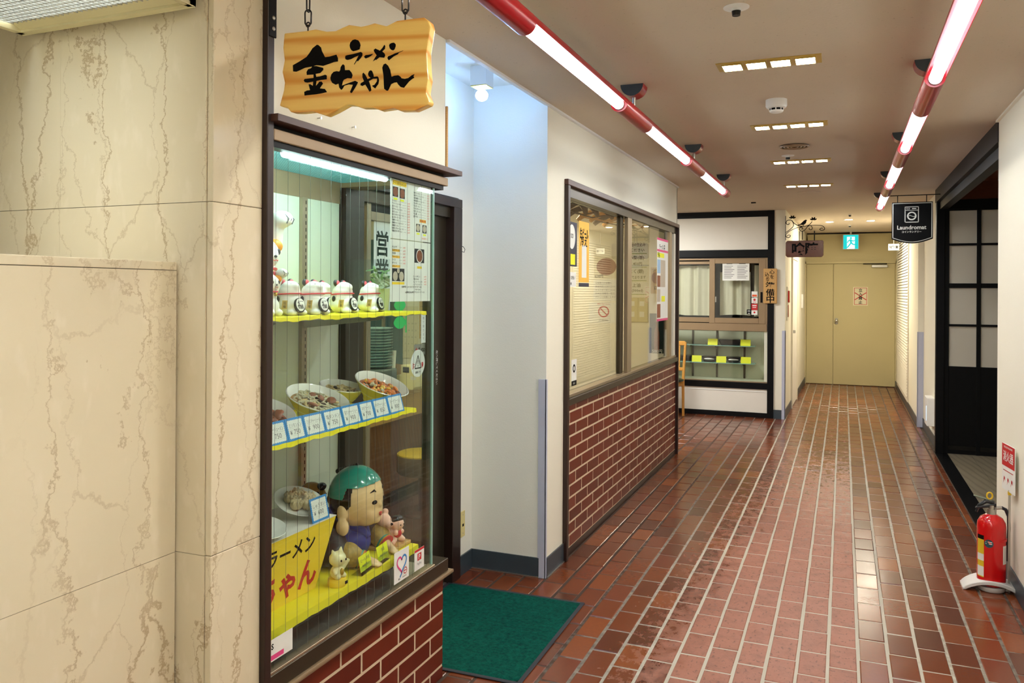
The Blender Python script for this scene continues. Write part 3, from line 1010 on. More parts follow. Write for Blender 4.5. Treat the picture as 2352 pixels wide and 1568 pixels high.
# ---------------------------------------------------------------- food in the case
def bowl(label, loc, r, h, tilt, soup, tops, group='noodle bowls on the middle shelf', inner='ceramic'):
    t = thing('ramen_bowl', label, 'bowl', loc, 0, group, local=True)
    t.rotation_euler = tilt
    MB().lathe([(0.0, 0.004), (r * .42, 0.004), (r * .45, 0.0), (r * .48, 0.0), (r * .5, 0.012), (r * .72, h * .5), (r * .97, h * .97), (r, h), (r * 1.01, h + .003)], n=40).build('outer_wall', 'bowl_cream', t, smooth=True)
    MB().lathe([(r * 1.01, h + .003), (r * .985, h + .0055), (r * .95, h + .002), (r * .86, h * .8), (r * .7, h * .45), (0.0, h * .3)], n=40).build('inner_wall', inner, t, smooth=True)
    sp = MB().lathe([(0, h * .70), (r * .81, h * .70)], n=36).build('soup', soup, t)
    for nm, mt, mbx in tops:
        mbx.build(nm, mt, t, smooth=True)['kind'] = 'stuff'
    return t
rnd = random.Random(3)
def chunks(r, z, n, s0, s1, flat=.6):
    m = MB()
    for i in range(n):
        a, q = rnd.uniform(0, 2 * PI), r * math.sqrt(rnd.random())
        s = rnd.uniform(s0, s1)
        m.ell((q * math.cos(a), q * math.sin(a), z + rnd.uniform(0, s)), (s, s * rnd.uniform(.6, 1.2), s * flat), 8, 6, (rnd.uniform(-.6, .6), rnd.uniform(-.6, .6), a))
    return m
def strands(r, z, n, th, ln):
    m = MB()
    for i in range(n):
        a, q = rnd.uniform(0, 2 * PI), r * math.sqrt(rnd.random()) * .8
        x, y, d = q * math.cos(a), q * math.sin(a), rnd.uniform(0, 2 * PI)
        pts = []
        cv = rnd.uniform(-14, 14)
        for k in range(7):
            pts.append((x, y, z + th + 0.006 * math.sin(k * PI / 6) * rnd.uniform(.5, 1.2)))
            x += ln / 6 * math.cos(d); y += ln / 6 * math.sin(d); d += cv * ln / 6
            if x * x + y * y > r * r:
                d += 1.2
        m.tube(pts, th, 6)
    return m
Zs = 1.1035
bowl('large cream bowl of pale noodle soup with sprouts, behind the price cards', (-1.65, 2.253, Zs + .018), 0.109, 0.068, (R(3), R(21), 0), 'soup_pale',
     [('sprouts', 'sprout', strands(.066, .052, 34, .0035, .06)), ('noodles', 'noodle', strands(.07, .051, 16, .003, .08)), ('pork', 'pork', chunks(.05, .054, 5, .012, .02, .35)), ('mushroom', 'seaweed', chunks(.055, .056, 6, .008, .014, .4))])
bowl('cream bowl heaped with orange prawns and egg, rightmost on the middle shelf', (-1.65, 2.648, Zs + .020), 0.106, 0.074, (R(2), R(23), 0), 'soup_red',
     [('prawns', 'prawn', chunks(.068, .052, 46, .007, .013)), ('egg', 'egg', chunks(.066, .056, 14, .006, .010)), ('mushroom', 'seaweed', chunks(.066, .055, 14, .005, .010)), ('cabbage', 'sprout', chunks(.068, .053, 16, .006, .011))])
bowl('smaller cream bowl of brown soup between the two larger bowls', (-1.77, 2.58, Zs + .009), 0.085, 0.072, (R(2), R(12), 0), 'soup_red',
     [('bamboo', 'noodle', strands(.06, .052, 26, .0035, .05)), ('mushroom', 'seaweed', chunks(.05, .053, 8, .006, .012))])
bowl('cream bowl of sliced pork half hidden by the case post', (-1.635, 1.957, Zs + .017), 0.100, 0.068, (R(3), R(20), 0), 'soup_red',
     [('pork', 'pork', chunks(.06, .052, 12, .012, .02, .4)), ('mushroom', 'seaweed', chunks(.055, .056, 5, .012, .018, .4))])

def price_card(y0, y1, z0, title, price, x, lab, group, h=0.068, lean=0.28, zig=True):
    w_ = y1 - y0 - 0.002
    t = thing('price_card', lab, 'price card', (x, (y0 + y1) / 2, z0), 0, group, local=True)
    dn = Vector((-math.sin(lean), 0, math.cos(lean)))
    nn = Y3.cross(dn)
    MB().prism([(-w_ / 2, 0), (w_ / 2, 0), (w_ / 2, h), (-w_ / 2, h)], -nn * .0016, Y3, dn, .0016).build('backing', 'blue_card', t)
    pts = []
    a, b0, b1 = w_ / 2 - .008, .008, h - .008
    n = 9
    for i in range(n):
        pts += [(-a + 2 * a * i / n, b0), (-a + 2 * a * (i + .5) / n, b0 - .0022)]
    for i in range(n):
        pts += [(a, b0 + (b1 - b0) * i / n), (a + .0022, b0 + (b1 - b0) * (i + .5) / n)]
    for i in range(n):
        pts += [(a - 2 * a * i / n, b1), (a - 2 * a * (i + .5) / n, b1 + .0022)]
    for i in range(n):
        pts += [(-a, b1 - (b1 - b0) * i / n), (-a - .0022, b1 - (b1 - b0) * (i + .5) / n)]
    s_ = MB().flat(pts, nn * .0003, Y3, dn).build('paper_slip', 'paper', t)
    q = MB().text(title, .015, nn * .0007, Y3, dn, 0, h * .66, 0, fit=2 * a * .86)
    q.text('¥', .018, nn * .0007, Y3, dn, -a * .72, h * .36, .012)
    q.text(price, .021, nn * .0007, Y3, dn, a * .12, h * .37)
    q.build('handwriting', 'ink_grey', t)
    ln = MB().rect(nn * .0006, Y3, dn, -a * .9, a * .9, h * .53, h * .535).rect(nn * .0006, Y3, dn, -a * .5, a * .9, h * .22, h * .224)
    ln.split('ruled_line', 'ink_grey', t)
    return t
ys = [1.842, 1.935, 2.019, 2.119, 2.22, 2.323, 2.409, 2.505, 2.608]
pr = [('チャーシューメン', '750'), ('ミソタンメン', '750'), ('ミソタンチャーシューメン', '900'), ('塩タンメン', '750'), ('塩タンチャーシュー', '900'), ('ネギラーメン', '700'), ('ネギチャーシュー', '850'), ('マーボラーメン', '800')]
od = ['leftmost', 'second', 'third', 'fourth', 'fifth', 'sixth', 'seventh', 'rightmost']
for i in range(8):
    price_card(ys[i], ys[i + 1], 1.1025, pr[i][0], pr[i][1], -1.499,
               'blue-edged card reading ' + pr[i][1] + ' yen, ' + od[i] + (' of the row' if i in (0, 7) else ' from left in the row') + ' below the bowls', 'price cards on the middle shelf')

# ---------------------------------------------------------------- beckoning cats
def small_cat():
    t = thing('cat_figurine', 'x', 'cat figurine', (0, 0, 0), 0, 'small white cats on the top shelf', local=True)
    m = MB()
    m.ell((0, 0, .026), (.043, .042, .027)).ell((-.004, 0, .042), (.037, .038, .032)).ell((.0, 0, .064), (.033, .035, .026)).ell((.004, 0, .078), (.027, .030, .017))
    m.ell((.024, 0, .078), (.013, .013, .012)).ell((.03, .022, .008), (.02, .013, .009)).ell((.03, -.022, .008), (.02, .013, .009)).ell((.02, 0, .03), (.03, .03, .022))
    b = remesh(m, .0028, 5, 'body', 'neko_white', t)
    m = MB()
    for s in (-1, 1):
        m.ell((-.012, s * .019, .09), (.008, .012, .011), 12, 8, (s * .35, -.3, 0))
    m.split('ear', 'neko_black', t, smooth=True)
    m = MB()
    for s in (-1, 1):
        m.ell((-.006, s * .018, .0905), (.006, .008, .009), 10, 6, (s * .35, -.3, 0))
    m.split('inner_ear', 'neko_pink', t, smooth=True)
    n = 28
    MB().tube([(.001 + .0355 * math.cos(2 * PI * i / n), .0375 * math.sin(2 * PI * i / n), .058 + .002 * math.cos(2 * PI * i / n)) for i in range(n)], .0021, 6, True).build('collar', 'neko_red', t, smooth=True)
    m = MB()
    m.ell((-.008, -.0385, .044), (.007, .003, .009), 12, 8, (0, .2, 0)).ell((-.012, .038, .042), (.008, .003, .009), 12, 8)
    m.split('spot', 'neko_black', t, smooth=True)
    c = Vector((.0425, -.004, .027)); xd = Vector((-.0, 1, 0)); yd = Vector((-.22, 0, 1)).normalized()
    nn = xd.cross(yd)
    MB().disc(c, xd, yd, 0, 0, .0205, n=24, t=.006).build('plaque_rim', 'black_lacquer', t)
    MB().disc(c + nn * .0063, xd, yd, .001, .0015, .0178, n=24).build('plaque', 'neko_white', t)
    MB().text('福', .024, c + nn * .0068, xd, yd, 0, .001, .01).build('plaque_letter', 'ink', t)
    c = Vector((.022, -.040, .030)); xd = Vector((.88, .40, .0)).normalized(); yd = Vector((.25, -.1, 1)).normalized()
    MB().rect(c, xd, yd, -.008, .008, -.012, .012, .002).build('tag', 'tag_tan', t)
    nn = xd.cross(yd).normalized()
    q = MB().text('招', .009, c + nn * .0024, xd, yd, 0, .005).text('福', .009, c + nn * .0024, xd, yd, 0, -.005)
    q.build('tag_letter', 'ink', t)
    m = MB()
    for s in (-1, 1):
        m.tube([(.022, s * .010, .088), (.0235, s * .0145, .0868), (.022, s * .019, .087)], .0006, 4)
    m.split('eye', 'ink', t)
    return t
ct = small_cat()
Zt = 1.4705
cats = [(-1.575, 2.028, -.1, 'small white cat figurine beside the tall cats, leftmost of five'), (-1.553, 2.116, -.05, 'small white cat figurine standing nearest the glass, second from left'),
        (-1.69, 2.352, -.05, 'small white cat figurine half hidden at the back of the top shelf'), (-1.575, 2.314, .0, 'small white cat figurine in the middle of the top shelf, fourth from left'),
        (-1.58, 2.49, .05, 'small white cat figurine beside the cream planter, rightmost of five')]
for i, (x, y, rz, lb) in enumerate(cats):
    if i == 0:
        ct.scale = (1.03, 1.03, 1.12); ct.location = (x, y, Zt); ct.rotation_euler = (0, 0, rz); ct['label'] = lb
    else:
        dup(ct, (x, y, Zt), rz, lb)

def tall_cat(name, label, loc, h, rz, paw_up):
    k = h / .30
    t = thing(name, label, 'cat figurine', loc, rz, 'tall beckoning cats', local=True)
    m = MB(Matrix.Scale(k, 4))
    m.ell((0, 0, .055), (.062, .066, .055)).ell((-.004, 0, .105), (.052, .055, .05)).ell((.006, 0, .175), (.056, .064, .052)).ell((.045, .032, .02), (.03, .022, .02)).ell((.045, -.032, .02), (.03, .022, .02))
    m.cap((.03, -.05, .13), (.045, -.035, .08), .02, .016)
    s = 1
    m.cap((-.005, s * .055, .12), (.005, s * .085, .19), .022, .02).cap((.005, s * .085, .19), (.018, s * .082, .27 if paw_up else .22), .02, .019)
    m.ell((.03, s * .082, .282 if paw_up else .232), (.034, .03, .026))
    for q in (-1, 1):
        m.cap((-.004, q * .038, .21), (-.008, q * .05, .243), .02, .008)
    remesh(m, .0045 * k, 5, 'body', 'neko_white', t)
    d = MB(Matrix.Scale(k, 4))
    for q in (-1, 1):
        d.ell((.009, q * .047, .232), (.006, .010, .014), 10, 8, (-q * .4, -.2, 0))
    d.split('inner_ear', 'neko_pink', t, smooth=True)
    d = MB(Matrix.Scale(k, 4))
    for q in (-1, 1):
        d.ell((.054, q * .025, .182), (.006, .009, .010), 12, 8)
    d.ell((.0625, 0, .168), (.004, .006, .004), 10, 6)
    d.split('eye', 'neko_black', t, smooth=True)
    d = MB(Matrix.Scale(k, 4))
    d.ell((.022, .052, .20), (.026, .014, .022), 12, 8, (0, 0, .4)).ell((-.02, -.052, .2), (.03, .012, .022), 12, 8)
    d.split('patch', 'neko_orange', t, smooth=True)
    d = MB(Matrix.Scale(k, 4))
    d.ell((-.045, .035, .085), (.022, .026, .026), 12, 8)
    d.build('back_patch', 'neko_black', t, smooth=True)
    n = 24
    MB(Matrix.Scale(k, 4)).tube([(.002 + .05 * math.cos(2 * PI * i / n), .054 * math.sin(2 * PI * i / n), .132) for i in range(n)], .005, 6, True).build('collar', 'neko_red', t, smooth=True)
    d = MB(Matrix.Scale(k, 4))
    for j in range(3):
        yy = .066 + j * .014
        d.tube([(.05, yy, .296 if paw_up else .246), (.0635, yy, .282 if paw_up else .232), (.056, yy, .268 if paw_up else .218)], .0016, 5)
    d.split('paw_line', 'ink_grey', t)
    MB(Matrix.Scale(k, 4)).ell((.055, 0, .118), (.01, .01, .011), 12, 8).build('bell', 'gold', t, smooth=True)
    MB(Matrix.Scale(k, 4)).tube([(.062, -.012, .158), (.064, -.006, .155), (.0645, 0, .158), (.064, .006, .155), (.062, .012, .158)], .0013, 5).build('mouth', 'lip_red', t)
    return t
tall_cat('beckoning_cat', 'tallest white cat with raised paw, mostly behind the case post', (-1.70, 2.03, Zt), .325, .1, True)
tall_cat('beckoning_cat', 'mid-sized white cat waving, tucked under the tallest cat', (-1.565, 1.915, Zt), .165, .0, False)

# planter of silk flowers behind a clear sheet
t = thing('flower_planter', 'cream planter of faded silk flowers behind the menu sheets', 'planter', (-1.80, 2.86, 1.4715), 0, local=True)
t.location = (-1.69, 2.738, 1.4705)
MB().lathe([(.0, .0), (.034, .0), (.042, .085), (.039, .085), (.036, .07), (0, .07)], n=24).build('pot', 'bowl_cream', t, smooth=True)
m = MB()
for i in range(34):
    a, r_, z_ = rnd.uniform(0, 2 * PI), rnd.uniform(0, .045), rnd.uniform(.085, .14)
    m.ell((r_ * math.cos(a), r_ * math.sin(a), z_), (.020, .013, .004), 8, 5, (rnd.uniform(-.9, .9), rnd.uniform(-.9, .9), a))
m.build('petals', 'petal', t, smooth=True)['kind'] = 'stuff'
m = MB()
for i in range(26):
    a, r_, z_ = rnd.uniform(0, 2 * PI), rnd.uniform(.01, .05), rnd.uniform(.09, .165)
    m.ell((r_ * math.cos(a), r_ * math.sin(a), z_), (.018, .006, .002), 8, 4, (rnd.uniform(-.9, .9), rnd.uniform(-1.2, .4), a))
m.build('leaves', 'leaf', t, smooth=True)['kind'] = 'stuff'
tag(MB().box(-1.82, -1.60, 2.683, 2.687, 1.4708, 1.668).build('acrylic_sheet', 'acrylic'), 'clear acrylic sheet standing behind the rightmost small cat', 'acrylic sheet')

# ---------------------------------------------------------------- lower display
ZP = 0.5705
t = thing('sign_box', 'yellow tapered box sign with black and red shop lettering, white top', 'sign box', (-1.66, 2.0, ZP))
yl, yr0, yr1 = 1.84, 2.205, 2.295
xb, xt = -1.600, -1.583
MB().hexa([(-1.80, yl, ZP), (xb, yl, ZP), (xb, yr0, ZP), (-1.80, yr0, ZP), (-1.82, yl, .786), (xt, yl, .786), (xt, yr1, .786), (-1.82, yr1, .786)]).build('box_body', 'yellow_print', t)
MB().hexa([(-1.822, yl, .7862), (xt + .001, yl, .7862), (xt + .001, yr1 + .001, .7862), (-1.822, yr1 + .001, .7862), (-1.822, yl, .789), (xt + .001, yl, .789), (xt + .001, yr1 + .001, .789), (-1.822, yr1 + .001, .789)]).build('box_top', 'white_panel', t)
fy = Vector((xt - xb, 0, .786 - ZP)).normalized()
fo = Vector((xb, 0, ZP)) + Y3.cross(fy) * .0008
MB().text('ラーメン', .062, fo, Y3, fy, 2.065, .163, .02).build('lettering', 'ink', t)
MB().text('金ちゃん', .098, fo, Y3, fy, 2.005, .068, .035).build('lettering', 'ink_red', t)

def plate(label, loc, tilt, r, fill):
    t = thing('plate', label, 'plate', loc, 0, 'plates on the yellow box', local=True)
    t.rotation_euler = tilt
    MB().lathe([(0, .003), (r * .5, .003), (r * .55, 0), (r * .6, .002), (r * .97, .016), (r, .019), (r * .98, .0205), (r * .62, .008), (0, .006)], n=40).build('dish', 'ceramic', t, smooth=True)
    if fill:
        m = MB()
        for i in range(5):
            a = i * 1.26
            m.ell((.034 * math.cos(a), .034 * math.sin(a), .022), (.021, .021, .018), 14, 9)
            for k in range(8):
                b = k * PI / 4
                m.ell((.034 * math.cos(a) + .015 * math.cos(b), .034 * math.sin(a) + .015 * math.sin(b), .033), (.008, .005, .008), 8, 5, (0, .5, b))
        m.build('dumplings', 'dumpling', t, smooth=True)
        chunks(.05, .012, 10, .006, .010).build('garnish', 'pork', t, smooth=True)['kind'] = 'stuff'
    return t
plate('white plate of steamed dumplings tilted on the yellow box', (-1.69, 2.232, .824), (R(6), R(22), 0), .088, True)
plate('white empty-looking plate cut off by the case post', (-1.64, 1.985, .806), (R(4), R(14), 0), .075, False)
price_card(2.168, 2.262, .7905, 'しゅうまい', '600', -1.585, 'blue-edged card reading 600 yen leaning on the dumpling plate', 'price cards on the yellow box', h=.078, lean=.2)
price_card(1.868, 1.962, .7905, 'ギョーザ', '500', -1.585, 'blue-edged card cut off by the case post, beside the empty plate', 'price cards on the yellow box', h=.078, lean=.2)

# kokeshi doll at the back
t = thing('kokeshi_doll', 'brown lacquered wooden doll peeping from behind the dumplings', 'doll', (-1.80, 2.455, ZP), R(20), local=True)
MB().lathe([(0, 0), (.045, 0), (.047, .02), (.040, .10), (.034, .17), (.022, .185), (0, .185)], n=28).build('body', 'kokeshi_brown', t, smooth=True)
MB().ell((0, 0, .228), (.048, .048, .046), 28, 18).build('head', 'kokeshi_brown', t, smooth=True)
MB().ell((.018, .004, .220), (.034, .037, .040), 24, 14).build('face', 'kokeshi_face', t, smooth=True)
m = MB()
m.ell((.036, 0, .258), (.018, .026, .014), 14, 8).ell((.026, -.030, .222), (.016, .012, .026), 12, 8).ell((.026, .034, .222), (.016, .010, .026), 12, 8)
m.split('hair_lock', 'black_lacquer', t, smooth=True)
m = MB()
for s in (-1, 1):
    m.tube([(.0505, s * .016 - .006, .228), (.0515, s * .016, .2295), (.0495, s * .016 + .006, .228)], .0012, 5)
m.split('eye', 'ink', t)

# bowing doll with the big head
t = thing('bowing_doll', 'large bowing doll with teal cap, big ears and blue kimono', 'doll', (-1.70, 2.512, ZP), R(6), local=True)
hc = Vector((.052, 0, .224))
hk = 1.05
m = MB()
m.ell(hc, (.094 * hk, .098 * hk, .104 * hk), 30, 20).ell(hc + Vector((.04, 0, -.05)), (.058, .070, .055)).ell(hc + Vector((.052, .036, -.045)), (.036, .034, .034)).ell(hc + Vector((.052, -.036, -.045)), (.036, .034, .034))
m.ell(hc + Vector((.092, 0, -.022)), (.012, .012, .012)).ell(hc + Vector((.088, 0, -.008)), (.009, .008, .02)).ell(hc + Vector((.078, 0, -.078)), (.018, .024, .016))
for s in (-1, 1):
    m.ell(hc + Vector((-.005, s * .098, -.040)), (.020, .014, .034)).ell(hc + Vector((.002, s * .108, -.086)), (.025, .020, .031))
remesh(m, .004, 5, 'head', 'skin', t)
def shell(cond, k, mat_, nm):
    src = MB().ell(hc, (.094 * k * hk, .098 * k * hk, .104 * k * hk), 168, 112)
    fs = []
    for f in src.f:
        c = sum((Vector(src.v[i]) for i in f), Vector()) / len(f) - hc
        if cond(c):
            fs.append(f)
    q = MB(); q.add(src.v, fs)
    return q.build(nm, mat_, t, smooth=True)
def line(c):   # hairline: high on the brow, low behind
    if c.x > .012:
        return .050 + .25 * max(0, c.x - .05)
    return .010 if c.x < 0 else .010 + c.x / .012 * .04
shell(lambda c: c.z > line(c), 1.035, 'teal_lacquer', 'cap')
shell(lambda c: c.z <= line(c) + .004 and c.x < .030 and c.z > -.045 - .5 * max(0, -c.x) + 1.2 * max(0, c.x), 1.022, 'black_lacquer', 'hair')
m = MB()
m.ell(hc + Vector((-.10, 0, -.02)), (.02, .018, .02)).cap(hc + Vector((-.075, 0, .085)), hc + Vector((.0, 0, .112)), .010, .008)
m.build('topknot', 'black_lacquer', t, smooth=True)
m = MB()
for s in (-1, 1):
    m.ell(hc + Vector((.0905, s * .036, -.008)), (.006, .013, .008), 14, 8, (0, 0, s * .4))
m.split('eye', 'black_lacquer', t, smooth=True)
m = MB()
for s in (-1, 1):
    m.tube([hc + Vector((.090, s * .016, .022)), hc + Vector((.0885, s * .034, .034)), hc + Vector((.076, s * .056, .026))], [.002, .0042, .0015], 8)
m.split('brow', 'black_lacquer', t, smooth=True)
m = MB()
m.ell(hc + Vector((.097, 0, -.052)), (.006, .011, .004), 12, 8).ell(hc + Vector((.096, 0, -.059)), (.006, .008, .004), 12, 8)
m.split('lip', 'lip_red', t, smooth=True)
m = MB()
m.ell((-.02, 0, .07), (.085, .105, .07)).ell((.0, 0, .13), (.06, .08, .055)).ell((.05, 0, .06), (.055, .06, .06)).ell((-.05, 0, .055), (.06, .10, .055))
remesh(m, .0055, 4, 'kimono', 'kimono_blue', t)
m = MB()
for s in (-1, 1):
    m.cap((-.035, s * .072, .130), (.045, s * .132, .052), .048, .052, 7)
    m
    m.ell((-.005, s * .118, .040), (.09, .055, .040)).ell((-.05, s * .06, .10), (.06, .05, .07))
remesh(m, .0055, 4, 'brocade_mantle', 'kimono_black', t)
m = MB()
for s in (-1, 1):
    m.cap((.085, s * .122, .050), (.108, s * .104, .034), .043, .033, 5)
remesh(m, .005, 4, 'sleeve', 'kimono_gold', t)
for nm, mt_, d in (('cuff_band', 'teal_lacquer', .0), ('cuff_band', 'kimono_ochre', .006), ('cuff_band', 'neko_red', .012)):
    m = MB()
    for s in (-1, 1):
        c = Vector((.114 + d, s * .098, .031)); ax = Vector((1, -s * .3, -.45)).normalized()
        m.cyl(c, c + ax * .006, .034 - d * .3, n=20)
    m.split(nm, mt_, t, smooth=True)
m = MB()
for s in (-1, 1):
    m.cap((.125, s * .092, .026), (.165, s * .074, .014), .022, .014, 5)
    for j in range(4):
        m.cap((.163, s * (.062 + j * .009), .013), (.186 - abs(j - 1.5) * .003, s * (.059 + j * .0085), .007), .0062, .005, 3)
remesh(m, .0035, 3, 'hands', 'skin', t)
for s in (-1, 1):
    MB().tube([(-.028, s * .088, .155), (-.05, s * .075, .175), (.005, s * .05, .17), (.07, s * .018, .115), (.10, 0, .078)], [.014, .020, .024, .022, .012], 10).build('lapel', 'kimono_blue', t, smooth=True)
    MB().ell((-.045, s * .085, .135), (.035, .02, .030), 14, 8, (s * .5, 0, 0)).build('shoulder_panel', 'kimono_ochre', t, smooth=True)
m = MB()
for j, q in enumerate((.0, .006)):
    for s in (-1, 1):
        m.tube([(.060 + q, s * (.030 - q), .135), (.096, s * .004, .085 + q * 2)], .0028, 6)
m.split('collar_stripe', 'neko_red', t, smooth=True)

# child riding a bear, on a little wooden stand
t = thing('kid_figurine', 'small pink clay child in red apron hugging a bear', 'figurine', (-1.60, 2.672, ZP + .014), R(-10), local=True)
m = MB()
m.ell((.022, .018, .072), (.026, .028, .026)).ell((.012, .018, .036), (.022, .026, .026)).ell((-.016, -.008, .062), (.028, .03, .05)).ell((-.008, -.022, .088), (.03, .028, .025)).ell((.02, -.024, .078), (.016, .014, .013))
for p, r_ in (((-.02, -.045, .108), .010), ((-.02, -.002, .116), .013), ((.02, .0, .012), .014), ((.02, .04, .012), .014), ((.032, .0, .042), .010), ((.03, .036, .04), .010)):
    m.ell(p, r_)
m.cap((-.004, .026, .02), (.03, .044, .008), .014, .010, 4).cap((-.004, -.008, .02), (.03, -.014, .008), .014, .010, 4)
remesh(m, .003, 4, 'body', 'skin_pink', t)
MB().ell((.017, .019, .086), (.026, .028, .018), 18, 10, (0, -.25, 0)).build('hair', 'black_lacquer', t, smooth=True)
MB().ell((.024, .018, .036), (.014, .022, .018), 16, 10).build('apron', 'neko_red', t, smooth=True)
m = MB()
for y in (.010, .028):
    m.ell((.0475, y, .072), (.002, .0025, .003), 8, 6)
m.ell((.033, -.026, .082), (.006, .006, .005), 10, 6)
m.split('eye', 'ink', t, smooth=True)
tag(MB().box(-1.66, -1.545, 2.60, 2.742, ZP + .0003, ZP + .0138).build('wooden_stand', 'wood_light', bevel=.002), 'little wooden board under the pink child figurine', 'stand')

# small ivory cat on a pedestal
t = thing('lucky_cat_toy', 'ivory plastic waving cat on a yellow pedestal, at the front', 'cat figurine', (-1.548, 2.252, ZP), R(-8), local=True)
MB().lathe([(0, 0), (.030, 0), (.032, .004), (.030, .024), (.027, .027), (0, .027)], n=20).build('pedestal', 'yellow_print', t, smooth=True)
m = MB()
m.ell((0, 0, .045), (.022, .024, .024)).ell((.002, 0, .088), (.028, .030, .025)).ell((.014, .014, .033), (.013, .010, .009)).ell((.014, -.014, .033), (.013, .010, .009))
m.cap((.008, -.022, .055), (.020, -.030, .05), .008, .007, 4).cap((.006, .022, .055), (.014, .034, .075), .008, .008, 4)
for s in (-1, 1):
    m.cap((0, s * .016, .106), (-.002, s * .021, .121), .009, .003, 4)
remesh(m, .0026, 4, 'body', 'neko_cream', t)
m = MB()
for s in (-1, 1):
    m.ell((.0285, s * .011, .088), (.003, .003, .004), 8, 6)
m.split('eye', 'ink', t, smooth=True)
MB().ell((.024, -.002, .050), (.006, .007, .012), 12, 8).build('coin', 'gold', t, smooth=True)
MB().rect((.0315, 0, 0), Y3, Z3, .004, .016, .008, .018, .001).build('badge', 'ink', t)

# fluorescent cards in clear holders
for y0, y1, tt, pp, rz, lb in ((2.352, 2.438, 'ビール 中瓶', '¥600(税込)', .12, 'fluorescent yellow card in a holder beside the ivory cat'), (2.468, 2.552, '冷酒', '¥600(税込)', .1, 'fluorescent yellow card in a holder beside the heart notice')):
    t = thing('yellow_price_card', lb, 'price card', (-1.522, (y0 + y1) / 2, ZP), rz, 'yellow cards at the front of the case', local=True)
    dn = Vector((-.22, 0, .975)); nn = Y3.cross(dn)
    w_ = (y1 - y0) / 2
    MB().prism([(-w_, .012), (w_, .012), (w_, .064), (-w_, .064)], -nn * .001, Y3, dn, .001).build('card', 'yellow_card', t)
    MB().prism([(-w_, .0), (w_, .0), (w_, .03), (-w_, .03)], nn * .0006, Y3, dn, .001).box(-.04, .0, -w_, w_, 0, .0012).build('holder', 'acrylic', t)
    MB().text(tt, .013, nn * .0018, Y3, dn, 0, .048, 0, fit=w_ * 1.6).text(pp, .012, nn * .0018, Y3, dn, 0, .029, 0, fit=w_ * 1.6).build('handwriting', 'ink_grey', t)

# ---------------------------------------------------------------- notices on the case glass
def on_x(x, y0, z0, name, label, cat, w, h, base='paper', side=1, th=.0008):
    """upright sheet parallel to the corridor; returns (thing, origin, xd, yd); side=+1 faces +x"""
    t = thing(name, label, cat, (x, y0, z0))
    xd = Y3 if side > 0 else -Y3
    org = Vector((x, y0 if side > 0 else y0 + w, z0))
    MB().prism([(0, 0), (w, 0), (w, h), (0, h)], org - xd.cross(Z3) * th, xd, Z3, th).build('sheet', base, t)
    return t, org + xd.cross(Z3) * .0003, xd, Z3
def ink(t, nm, mt_, mbx):
    mbx.build(nm, mt_, t, recalc=False)
IN = -1.4895
tc, og, xd, yd = on_x(IN, 2.482, 1.735, 'menu_sheet', 'upper menu sheet with noodle photos and red prices, on the glass', 'menu', .300, .2165)
og = og
q = MB().rect(og, xd, yd, .012, .112, .192, .209); ink(tc, 'title_band', 'yellow_print', q)
e = xd.cross(yd) * .0003
q = MB().text('ラーメン金ちゃんメニュー', .011, og + e, xd, yd, .062, .2, .01, fit=.094); ink(tc, 'lettering', 'ink', q)
q = MB().rect(og, xd, yd, .014, .052, .150, .186).rect(og, xd, yd, .062, .1, .148, .184).rect(og, xd, yd, .185, .216, .035, .065).rect(og, xd, yd, .234, .268, .033, .064); ink(tc, 'photo_backdrop', 'photo_dark', q)
q = MB().disc(og + e, xd, yd, .033, .168, .017).disc(og + e, xd, yd, .081, .166, .017); ink(tc, 'photo', 'photo_brown', q)
q = MB().disc(og + e, xd, yd, .2, .05, .0135).disc(og + e, xd, yd, .251, .049, .0135); ink(tc, 'photo', 'photo_pale', q)
LL = ['ラーメン', 'チャーシューメン', '塩ラーメン', '塩チャーシューメン', '塩タンメン', '塩タンチャーシューメン', '塩バターラーメン', '味噌ラーメン', '味噌チャーシューメン', '味噌タンメン', '味噌タンチャーシューメン', '味噌バターラーメン']
RL = ['ネギラーメン', 'ネギチャーシューメン', 'ネギ味噌ラーメン', 'ネギ味噌チャーシューメン', 'マーボラーメン', 'ワンタンメン', 'ワンタンチャーシューメン', 'もやしラーメン', '冷し麺', '盛りそば']
q = MB(); ql = MB(); qp = MB()
for i, s_ in enumerate(LL):
    z = .135 - i * .0098
    q.text(s_, .0082, og + e, xd, yd, .010, z, .012, fit=.085, align='L', res=1)
    ql.rect(og, xd, yd, .012 + min(.085, .0085 * len(s_)) + .003, .112, z - .001, z - .0004)
    qp.text('%d円' % (600 + (i * 70) % 350), .0075, og + e, xd, yd, .128, z - .0012, .02, align='C', res=1)
for i, s_ in enumerate(RL):
    z = .180 - i * .0098
    q.text(s_, .0082, og + e, xd, yd, .165, z, .012, fit=.085, align='L', res=1)
    ql.rect(og, xd, yd, .167 + min(.085, .0085 * len(s_)) + .003, .262, z - .001, z - .0004)
    qp.text('%d円' % (650 + (i * 90) % 350), .0075, og + e, xd, yd, .278, z - .0012, .02, align='C', res=1)
qp.text('学割大盛無料サービス', .008, og + e, xd, yd, .255, .012, .012, fit=.05, res=1)
ink(tc, 'lettering', 'ink', q); ink(tc, 'leader_lines', 'ink_grey', ql); ink(tc, 'prices', 'ink_coral', qp)
q = MB().rect(og, xd, yd, .212, .262, .072, .084); ink(tc, 'highlight', 'amber_print', q)
q = MB().text('大盛 各種100円増', .008, og + e, xd, yd, .237, .078, .01, fit=.046, res=1); ink(tc, 'lettering', 'ink_red', q)
q = MB().rect(og + e, xd, yd, .02, .046, .139, .146).rect(og + e, xd, yd, .068, .094, .137, .144).rect(og + e, xd, yd, .19, .212, .025, .031).rect(og + e, xd, yd, .24, .262, .023, .029); ink(tc, 'caption_band', 'yellow_card', q)

